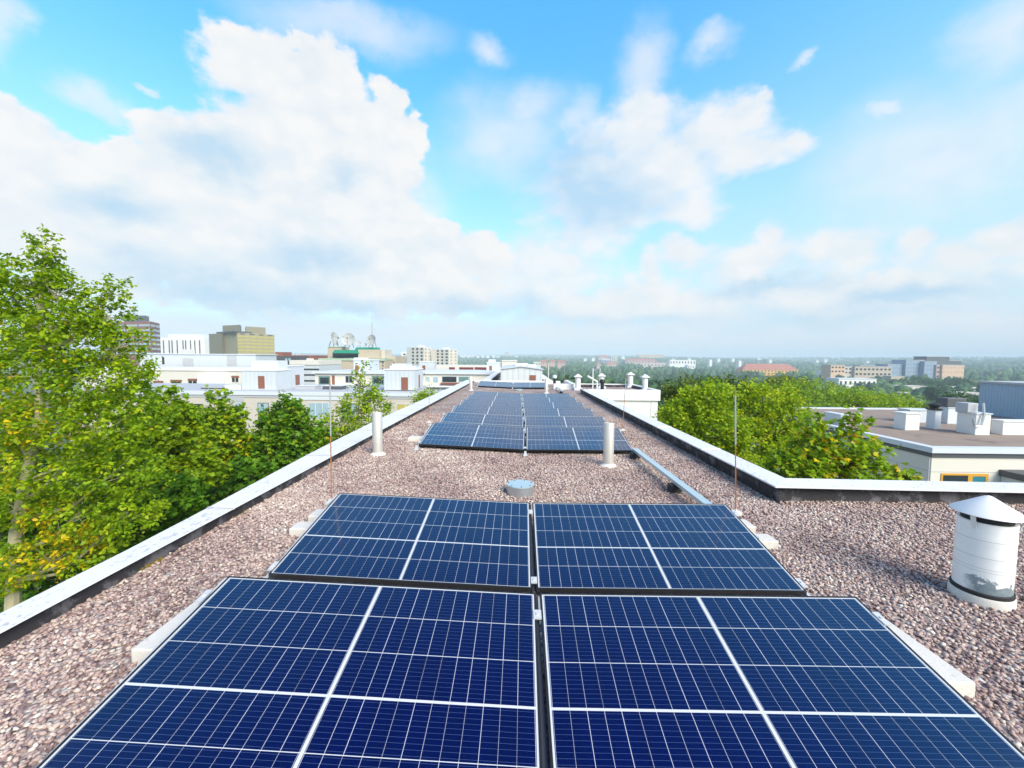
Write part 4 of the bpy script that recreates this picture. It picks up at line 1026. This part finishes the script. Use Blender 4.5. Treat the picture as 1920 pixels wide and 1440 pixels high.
far_house('purple grey roofed building left of the four far chimneys', 1127, 1146, 673, 681, 1300, 'bluewall', 'grey', .3, 20, 4, 1)
far_house('small pink block in the trees behind the leftmost chimney', 1119, 1126, 679, 687, 1000, 'pink', 'redroof', .3, 14, 2, 2)
far_house('long pinkish building above the wing of our roof', 1173, 1231, 672.5, 681, 1250, 'pink', 'redroof', .4, 24, 10, 1)
far_house('long low grey pink building below the long pinkish one', 1200, 1252, 680, 687, 1050, 'beige', 'pink', .3, 20, 8, 1)
far_house('long white flat building on the far slope', 1255, 1304, 675, 684, 1000, 'white', 'lightgrey', 0, 20, 9, 1)
far_house('white block with dark middle at the right end of the long white one', 1289, 1302, 685, 691, 900, 'white', 'lightgrey', 0, 14, 3, 1)
far_house('long pale flat building right on the far ridge', 1196, 1244, 665.2, 668.4, 2600, 'ochre', 'beige', 0, 40, 8, 1)
far_house('pink grey tower alone on the horizon left of centre', 946, 954, 660, 668, 3000, 'pink', 'pink', 0, 25, 2, 3)
far_house('white house right of the hospital like complex on the ridge', 1806, 1826, 675, 680, 1800, 'white', 'lightgrey', 0, 25, 3, 1)
far_house('low white building at the left foot of the tan far complex', 1543, 1566, 695.5, 702, 520, 'white', 'lightgrey', 0, 12, 4, 1)
def chimneys4():
    for k, px in enumerate((1146,1149.5,1153,1156)):
        Y = 1450; x = fx(px,Y); b = MB().tube((x,Y,-10),(x,Y,fz(664.5,px,Y)),2.0,1.7,10)
        tag(b.build('chimney', M['warmwhite'], smooth=True), 'one of four slim white chimneys side by side on the far slope', 'chimney', 'four slim far chimneys'); 
    RECT.append((1144,1158,664,676,1450))
    Y = 2400; x = fx(1575,Y); o = thing('radio_mast', 'tall thin radio mast on the far ridge right of the yellow palace', 'mast'); MB().tube((x,Y,0),(x,Y,fz(656.5,1575,Y)),1.3,.8,6).build('lattice', M['grey'], o)
chimneys4()
def hospital():
    Y = 460; o = thing('hospital', 'big far complex of tan, blue grey and orange blocks', 'building'); gz = -32
    RECT.append((1558,1810,668,712,Y))
    def blk(a, Y, d, mat, nm='wing', wn=None):
        c = (a[0]+a[1])/2; x0,x1 = fx(a[0],Y),fx(a[1],Y); z0 = fz(a[3],c,Y); z1 = fz(a[2],c,Y)
        MB().box(x0,x1,Y,Y+d,gz,z1).build(nm, M[mat], o); MB().box(x0-.2,x1+.2,Y-.2,Y+d+.2,z1+.01,z1+.5).build('roof', M['grey'], o)
        if wn: face_windows(o, (x0,Y), (x1,Y), z0, z1, wn[0], wn[1], wn[2], .4, .55, .15)
    blk((1558,1584,685,700), Y, 14, 'orange', wn=(4,2,'glass')); blk((1584,1604,688,702), Y+3, 14, 'beige', wn=(3,2,'glass'))
    blk((1603,1672,688,706), Y, 16, 'tan', wn=(9,2,'glass')); blk((1612,1640,685.5,688), Y+5, 10, 'darkgrey', 'rooftop_box')
    blk((1664,1699,683.5,713), Y+12, 16, 'bluewall', wn=(6,4,'glassblue')); blk((1698,1733,675.5,712), Y+9, 18, 'bluewall', wn=(7,5,'glassblue'))
    blk((1733,1756,678,716), Y+4, 16, 'bluewall', wn=(4,5,'glassblue')); blk((1736,1779,669,690), Y+26, 16, 'darkgrey', 'rooftop_box'); blk((1778,1802,677,690), Y+30, 10, 'darkgrey', 'rooftop_box')
    blk((1756,1767,685,718), Y+2, 16, 'pink', wn=(2,4,'glass')); blk((1767.2,1808,685,719), Y, 18, 'orange', wn=(6,4,'tan'))
    blk((1672,1698,706,722), Y-40, 10, 'tan', wn=(4,1,'glass'))
hospital()
for k, (px, py, Y) in enumerate([(862,666,2300),(869,665.5,2400),(876,666.5,2200),(884,665.8,2500),(893,666.4,2300),(902,665.8,2500),(911,666.8,2100),(922,666.2,2400),(931,667,2200),(965,667,2300),(1095,672,1500),(1110,671,1600),
        (1165,668,2000),(1260,672,1500),(1290,671,1700),(1330,674,1300),(1345,672,1600),(1385,676,1000),(1372,672,1700),(1420,671,1900),(1442,674,1500),(1530,675,1600),(1545,673,1900),(1850,679,1500),(1625,677,1500)]):
    w = 6 if Y > 1800 else 5
    far_house('tiny white house among the trees near the horizon', px, px+w, py, py+3.2, Y, 'white', 'lightgrey', .3, 14, 0, 1, 'tiny far white houses')

# ------------------------------------------------------------------ trees
GREEN = [(0,(.05,.11,.004)),(.3,(.14,.27,.006)),(.6,(.28,.42,.008)),(.88,(.42,.52,.010)),(.95,(.66,.52,.010)),(1,(.80,.56,.012))]
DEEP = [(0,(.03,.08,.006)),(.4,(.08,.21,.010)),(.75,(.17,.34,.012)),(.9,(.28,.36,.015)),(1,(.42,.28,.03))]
OLIVE = [(0,(.04,.07,.008)),(.4,(.10,.16,.014)),(.75,(.20,.25,.02)),(1,(.34,.30,.03))]
FAR = [(0,(.016,.05,.020)),(.5,(.040,.105,.036)),(.85,(.075,.145,.04)),(1,(.12,.17,.05))]
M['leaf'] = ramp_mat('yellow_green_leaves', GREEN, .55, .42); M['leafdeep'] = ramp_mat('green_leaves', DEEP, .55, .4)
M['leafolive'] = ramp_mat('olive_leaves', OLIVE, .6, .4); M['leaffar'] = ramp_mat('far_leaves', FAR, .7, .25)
def leaves(centres, size, droop=.25, wide=.62, lobed=False):
    n = len(centres); s = size*RNG.uniform(.65, 1.25, n)
    a = RNG.uniform(0, 2*np.pi, n); el = RNG.normal(-.25, .45, n)
    d = np.column_stack([np.cos(a)*np.cos(el), np.sin(a)*np.cos(el), np.sin(el)])        # leaf axis, hanging a little
    nrm = np.column_stack([RNG.normal(0, .55, n), RNG.normal(0, .55, n), np.ones(n)]); nrm -= d*(nrm*d).sum(1)[:, None]; nrm /= np.linalg.norm(nrm, axis=1)[:, None]
    u = np.cross(nrm, d)
    S_ = s[:, None]
    if lobed:      # broad leaf of three points
        prof = [(0,0),(.42,.12),(.40,.45),(.62,.62),(.2,.62),(0,1.),(-.2,.62),(-.62,.62),(-.40,.45),(-.42,.12)]
    else: prof = [(0,0),(wide*.5,.35),(wide*.36,.7),(0,1.),(-wide*.36,.7),(-wide*.5,.35)]
    V = np.stack([centres+d*S_*q+u*S_*p+nrm*S_*(abs(p)*.35-droop*q*q*.5) for p, q in prof], 1)
    F = np.arange(n*len(prof)).reshape(n, len(prof))
    return V.reshape(-1, 3), F
def make_tree(name, label, Y, clusters, nleaf, size, mat='leaf', trunk=None, tr=.12, bark='bark', depth=1., group=None, base=None, tint0=.5, lobed=False, per=14, yellow=(), ysp=.6, twig=None, cat='tree'):
    """clusters: pixel ellipses (px, py, rx, ry[, weight]) of the crown at distance Y; trunk: pixel polyline from low to high"""
    C = []; twig = twig or 15*Y/_f
    for c in clusters:
        p = at(c[0], c[1], Y); k = Y/_f; w_ = c[4] if len(c) > 4 else 1
        C.append((p, c[2]*k, c[3]*k, w_*c[2]*c[3]))
    W = np.array([c[3] for c in C]); W = W/W.sum()
    if base is None:
        bx = at(clusters[0][0], 900, Y)[0] if trunk is None else at(trunk[0][0], trunk[0][1], Y)[0]
    else: bx = base
    o = thing(name, label, cat, (0,0,0), group=group)
    gz = float(ground_z(np.array(bx), np.array(float(Y))))
    mb = MB(); pts = [Vector((bx, Y, gz-.3))]
    if trunk:
        for q in trunk: pts.append(Vector(at(q[0], q[1], Y)))
    else:
        top = max(C, key=lambda c: c[0][2]); pts += [Vector((bx, Y, gz+(top[0][2]-gz)*.5)), Vector((top[0][0], Y, top[0][2]))]
    n = len(pts)-1
    for i, (p, q) in enumerate(zip(pts[:-1], pts[1:])): mb.tube(p, q, tr*(1-.85*i/n), tr*(1-.85*(i+1)/n), 9)
    TW = []
    cnt = RNG.multinomial(max(1, nleaf//per), W)
    for (p, rx, ry, _), k in zip(C, cnt):
        dz = max(rx, ry*.6)*depth
        # limb from the trunk to this clump
        tgt = Vector(p); best = min((pts[i].lerp(pts[i+1], f) for i in range(n) for f in (.2,.5,.8)), key=lambda v: abs(v.z-(tgt.z-1.0*ry-.35*(Vector((v.x,v.y,0))-Vector((tgt.x,tgt.y,0))).length)))
        mid = best.lerp(tgt, .55)+Vector((0,0,-.12*(tgt-best).length)); mb.tube(best, mid, tr*.30, tr*.2, 6); mb.tube(mid, tgt, tr*.2, tr*.07, 6)
        v = RNG.normal(size=(k, 3)); v /= np.linalg.norm(v, axis=1)[:, None]+1e-9
        rad = RNG.uniform(.25, 1., (k, 1))**.5
        e = v*rad
        T = np.asarray(p)[None]+e*np.array([rx, dz, ry]); TW.append((T, v))
        for j in range(min(k, 9)): mb.tube(mid.lerp(tgt, .3+.07*j), Vector(T[j]), tr*.06, tr*.02, 4, caps=False)
    trunk_o = mb.build('trunk', M[bark], o, smooth=True)
    T = np.vstack([t_[0] for t_ in TW]); Vd = np.vstack([t_[1] for t_ in TW])
    k = len(T); dirn = Vd*.7+RNG.normal(size=(k,3))*.45+np.array([0,0,.25]); dirn /= np.linalg.norm(dirn, axis=1)[:,None]
    L = twig*RNG.uniform(.5, 1.3, k)
    s = RNG.uniform(0, 1, (k, per)); ctr = T[:,None,:]+dirn[:,None,:]*(s*L[:,None])[:,:,None]+RNG.normal(size=(k,per,3))*(.26*L)[:,None,None]
    ctr = ctr.reshape(-1, 3)
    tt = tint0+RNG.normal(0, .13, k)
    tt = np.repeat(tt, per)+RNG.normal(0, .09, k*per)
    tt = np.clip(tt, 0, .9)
    for (px, py, r) in yellow:
        c = at(px, py, Y); dd = np.hypot(ctr[:,0]-c[0], ctr[:,2]-c[2]); hit = (dd < r*Y/_f) & (RNG.uniform(size=len(ctr)) < ysp); tt[hit] = RNG.uniform(.93, 1., hit.sum())
    tt[RNG.uniform(size=len(tt)) < .012] = .96
    V, F = leaves(ctr, size, lobed=lobed)
    big_mesh('crown', V, F, M[mat], tt, o)
    return o
make_tree('aspen_tree', 'tall yellow green tree at the left edge, highest crown, slim pale trunk', 6.6,
    [(82,470,26,34),(60,520,52,40),(108,545,40,34),(25,555,45,40),(115,600,60,34),(40,620,60,50),(170,600,34,30),(215,545,22,26),(208,590,34,30),(150,650,80,40),(235,640,38,26),(60,690,80,45),
     (180,710,90,45),(250,690,32,20),(90,780,95,50),(200,790,100,55),(20,800,50,60),(110,880,100,50),(220,880,90,50),(40,940,70,50),(150,960,90,45),(240,960,60,35),(100,1040,80,40),(20,1060,50,50),(170,1030,60,28)],
    37000, .068, 'leaf', [(22,1180),(30,1000),(52,880),(75,780),(70,680),(78,560),(84,470)], .115, 'palebark', .9, None, None, .56, False, 14,
    [(120,985,60),(185,990,22),(95,1050,50),(75,1095,40),(60,870,45),(140,1010,40),(20,740,60),(110,800,50),(150,1000,60)], .22)
make_tree('aspen_tree', 'yellow green tree at left edge leaning over from outside the picture', 8.2,
    [(-60,520,60,60),(-80,640,90,80),(-60,780,100,90),(-60,920,100,90),(5,700,40,40),(-20,600,50,40),(0,860,50,60)],
    9000, .085, 'leaf', [(-70,1100),(-75,800),(-60,520)], .11, 'palebark', .9, tint0=.55)
make_tree('maple_tree', 'broad bright green tree right behind the tallest left tree', 9.5,
    [(300,800,60,50),(250,760,60,45),(330,860,60,50),(260,870,70,55),(200,860,60,50),(290,930,70,45),(215,940,60,45),(340,790,28,40),(380,880,34,40),(250,1000,50,35),(320,760,24,24)],
    13000, .115, 'leaf', [(290,1150),(290,950),(300,800)], .12, 'bark', .9, None, None, .52, True)
make_tree('maple_tree', 'slender green maple with tapering top left of the copper rod', 12,
    [(408,760,18,24),(400,800,34,30),(430,830,40,30),(395,860,48,36),(440,880,48,36),(410,920,50,30),(450,770,10,14),(432,790,18,16)],
    8000, .115, 'leaf', [(420,1000),(415,860),(408,750)], .1, 'bark', .9, None, None, .5, True, yellow=[(470,850,40),(440,870,30)], ysp=.12)
make_tree('maple_tree', 'dense green maple with orange tinged leaves behind the copper rod', 12.5,
    [(545,765,22,22),(530,790,38,26),(560,810,40,30),(520,840,46,34),(570,860,46,34),(500,880,40,30),(545,900,60,30),(590,830,28,28),(505,800,22,26),(475,850,22,30),(610,880,26,26)],
    11000, .115, 'leafdeep', [(545,1000),(545,860),(540,770)], .1, 'bark', .9, None, None, .62, True)
make_tree('birch_tree', 'slim tree with sparse topmost leaves rising right of the copper rod', 13.5,
    [(680,690,7,12),(672,715,12,14),(690,735,20,14),(668,755,30,16),(705,765,26,18),(640,790,34,24),(690,800,38,24),(660,835,44,28),(715,800,16,18),(620,830,24,26),(690,850,34,24),(630,880,50,26),(700,740,10,8),(706,706,6,6)],
    8500, .10, 'leaf', [(665,1000),(668,850),(676,700)], .08, 'bark', .9, None, None, .6, False, 10)
make_tree('shrub_tree', 'small round green tree top just beyond our left parapet', 24,
    [(803,748,20,12),(790,755,16,12),(820,750,16,9),(806,765,28,14)], 2600, .13, 'leaf', [(803,830),(803,760)], .08, tint0=.62)
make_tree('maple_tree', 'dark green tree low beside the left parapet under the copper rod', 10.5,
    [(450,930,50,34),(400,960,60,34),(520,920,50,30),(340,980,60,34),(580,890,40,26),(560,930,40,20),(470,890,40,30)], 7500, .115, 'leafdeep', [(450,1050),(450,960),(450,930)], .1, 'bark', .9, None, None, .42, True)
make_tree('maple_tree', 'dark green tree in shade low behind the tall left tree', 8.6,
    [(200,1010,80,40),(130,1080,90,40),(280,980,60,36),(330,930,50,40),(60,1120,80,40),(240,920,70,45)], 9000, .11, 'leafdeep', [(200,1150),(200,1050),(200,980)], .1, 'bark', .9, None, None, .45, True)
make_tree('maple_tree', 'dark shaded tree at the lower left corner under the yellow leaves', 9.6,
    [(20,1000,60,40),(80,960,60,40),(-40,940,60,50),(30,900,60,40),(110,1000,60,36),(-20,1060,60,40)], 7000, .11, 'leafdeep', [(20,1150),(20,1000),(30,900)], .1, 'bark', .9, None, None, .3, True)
# right hand trees
make_tree('maple_tree', 'broad fresh green tree beside the white wing, left of the right rod', 15,
    [(1300,774,34,26),(1340,744,34,22),(1280,814,34,34),(1340,804,44,34),(1310,854,44,30),(1360,864,40,26),(1265,784,22,26),(1250,824,16,30),(1290,749,24,16),(1380,814,26,30),(1330,894,50,26),(1270,864,26,24)],
    19000, .10, 'leaf', [(1310,960),(1310,850),(1325,740)], .13, 'bark', 1., None, None, .60, True)
make_tree('maple_tree', 'tall fresh green tree behind the right copper rod', 17,
    [(1430,751,44,24),(1400,786,44,30),(1450,796,44,30),(1390,746,26,18),(1480,776,30,24),(1420,836,60,34),(1470,846,44,30),(1380,866,44,30),(1440,886,60,26),(1500,816,24,20),(1470,746,26,16),(1415,728,20,10)],
    21000, .10, 'leaf', [(1430,960),(1430,850),(1430,740)], .13, 'bark', 1., None, None, .66, True)
make_tree('maple_tree', 'maple with yellowing leaves spreading in front of the right building', 12,
    [(1600,796,18,18),(1590,836,36,26),(1560,866,44,28),(1530,836,34,24),(1620,871,36,20),(1650,856,24,12),(1665,886,28,14),(1690,891,20,10),(1500,876,50,28),(1460,886,44,20),(1570,896,60,16),(1520,796,20,18),(1640,831,14,9),(1700,901,14,8)],
    4600, .15, 'leaf', [(1570,990),(1575,890),(1597,800)], .07, 'bark', .9, None, None, .46, True, 9, [(1597,805,26),(1640,835,20),(1680,880,24),(1540,820,30),(1500,830,26),(1560,880,40)], .2)
make_tree('dark_tree', 'dull olive tree top behind the fresh green trees right of the wing', 26,
    [(1290,732,34,18),(1260,755,24,26),(1330,730,30,16),(1300,760,44,20),(1270,800,22,30),(1380,728,30,14),(1350,745,40,18)], 7000, .2, 'leafolive', [(1300,860),(1300,740)], .16, tint0=.4)
k = 0
for lab, Y, cl, mt, t0 in (
   ('rounded green tree behind the right flat roof, leftmost of the row', 52, [(1530,731,30,14),(1500,741,30,14),(1520,758,44,18),(1475,728,22,12)], 'leaf', .5),
   ('bright green tree behind the right flat roof, second of the row', 54, [(1590,744,34,14),(1570,751,26,14),(1610,756,34,16)], 'leaf', .58),
   ('bright green tree behind the right flat roof, third of the row', 55, [(1640,754,28,14),(1660,761,26,12),(1625,764,30,12)], 'leaf', .56),
   ('bright green tree behind the right flat roof, fourth of the row before the row houses', 57, [(1690,755,22,14),(1680,768,28,12),(1702,768,14,10)], 'leaf', .6),
   ('pale green small tree behind the flat roof hatch boxes', 62, [(1722,773,20,10),(1738,776,12,8)], 'leafolive', .35),
   ('yellow olive tree at the far left of the green row', 60, [(1480,718,30,10),(1500,726,20,8),(1450,724,24,9)], 'leafolive', .6),
   ('round dark tree before the white row houses', 200, [(1749,738,10,10)], 'leaffar', .5),
   ('broad dark tree before the orange far block', 330, [(1795,716,16,8),(1782,722,10,7)], 'leaffar', .5),
   ('dark tree before the blue far block', 330, [(1720,713,18,8),(1738,720,10,7)], 'leaffar', .45),
   ('dark round tree in front of the orange block corner', 300, [(1755,725,14,9)], 'leaffar', .55),
   ('grey green tree behind the right flat roof beside the plant house', 120, [(1790,750,14,8),(1815,757,12,8)], 'leaffar', .8),
   ('dark tree before the yellow palace, left end', 420, [(1408,704,15,9),(1396,708,10,7)], 'leaffar', .45),
   ('dark tree before the yellow palace, right end', 420, [(1470,712,14,7),(1490,712,12,6)], 'leaffar', .5)):
    make_tree('broadleaf_tree', lab, Y, cl, 3200 if Y < 100 else 1500, .30 if Y < 100 else .9, mt, None, .2, tint0=t0, twig=.9 if Y < 100 else 1.6, per=10)
# the far wood, one mass
def forest():
    V, F, T = [], [], []; off = 0
    t = (1+5**.5)/2
    iv = np.array([(-1,t,0),(1,t,0),(-1,-t,0),(1,-t,0),(0,-1,t),(0,1,t),(0,-1,-t),(0,1,-t),(t,0,-1),(t,0,1),(-t,0,-1),(-t,0,1)])/math.hypot(1, t)
    fc = np.array([(0,11,5),(0,5,1),(0,1,7),(0,7,10),(0,10,11),(1,5,9),(5,11,4),(11,10,2),(10,7,6),(7,1,8),(3,9,4),(3,4,2),(3,2,6),(3,6,8),(3,8,9),(4,9,5),(2,4,11),(6,2,10),(8,6,7),(9,8,1)])
    # one subdivision -> 42 vertices, 80 faces
    ed = {}; iv2 = [tuple(v) for v in iv]; f2 = []
    def midp(a, b_):
        k_ = (min(a,b_), max(a,b_))
        if k_ not in ed:
            v = np.array(iv2[a])+np.array(iv2[b_]); iv2.append(tuple(v/np.linalg.norm(v))); ed[k_] = len(iv2)-1
        return ed[k_]
    for a, b_, c in fc:
        ab, bc, ca = midp(a,b_), midp(b_,c), midp(c,a); f2 += [(a,ab,ca),(b_,bc,ab),(c,ca,bc),(ab,bc,ca)]
    iv2 = np.array(iv2); f2 = np.array(f2)
    pos = []
    for (r0, r1, n) in ((120,260,420),(260,600,1300),(600,1300,2200),(1300,2600,2600),(2600,4300,2600)):
        r = np.sqrt(RNG.uniform(r0*r0, r1*r1, n)); a = RNG.uniform(R(-34), R(56), n); pos.append(np.column_stack([r*np.sin(a), r*np.cos(a), r]))
    pos = np.vstack(pos); gz = ground_z(pos[:,0], pos[:,1]); leafC = []; leafT = []
    for (x, y, r), g in zip(pos, gz):
        h = RNG.uniform(9, 16); w_ = RNG.uniform(3.2, 6)*(1 if r < 1300 else 1.6)
        px, py = proj((x, y, g+h)); dpx = w_/r*_f
        if px < -50 or px > 1980: continue
        if px < 760 and r < 500: continue
        if any(a0-dpx < px < a1+dpx and py < y0+(y1-y0)*.85 and r < Yb+25 for (a0, a1, y0, y1, Yb) in RECT): continue
        if r < 600:
            k = 110 if r < 260 else 60
            v = RNG.normal(size=(k,3)); v /= np.linalg.norm(v, axis=1)[:,None]; v[:,2] = np.abs(v[:,2])*1.0-.15
            leafC.append(np.array([x,y,g+h*.55])+v*np.array([w_,w_,h*.45])*RNG.uniform(.8,1.05,(k,1))); leafT.append(np.clip(RNG.normal(.5,.2)+RNG.normal(0,.12,k),0,1))
        core = .86 if r < 600 else 1.
        v = iv2*(1+RNG.uniform(-.2,.2,(42,1)))*np.array([w_*core,w_*core,h*.47*core])+np.array([x,y,g+h*.53])
        V.append(v); F.append(f2+off); off += 42; T.append(np.clip(np.full(80, RNG.normal(.45,.22))+RNG.normal(0,.1,80),0,1))
    stuff(big_mesh('forest', np.vstack(V), np.vstack(F), ramp_mat('far_crowns', FAR, .8, 0, .9), np.concatenate(T), smooth=False))
    C = np.vstack(leafC); LV, LF = leaves(C, 1.7, wide=.95); stuff(big_mesh('forest_leaves', LV, LF, M['leaffar'], np.concatenate(leafT)))
forest()

# ------------------------------------------------------------------ haze: pale air round the whole scene
def haze():
    b = MB().box(-5400, 5400, -5400, 5400, -50, 75); mt = bpy.data.materials.new('haze_air'); mt.use_nodes = True; t = NT(mt.node_tree); t.n.remove(t.n['Principled BSDF'])
    v = t.new('ShaderNodeVolumePrincipled'); v.inputs['Color'].default_value = (.76,.92,1,1); v.inputs['Density'].default_value = .00042; v.inputs['Anisotropy'].default_value = -.15
    t.l.new(v.outputs[0], t.n['Material Output'].inputs['Volume'])
    stuff(b.build('haze', mt))
haze()
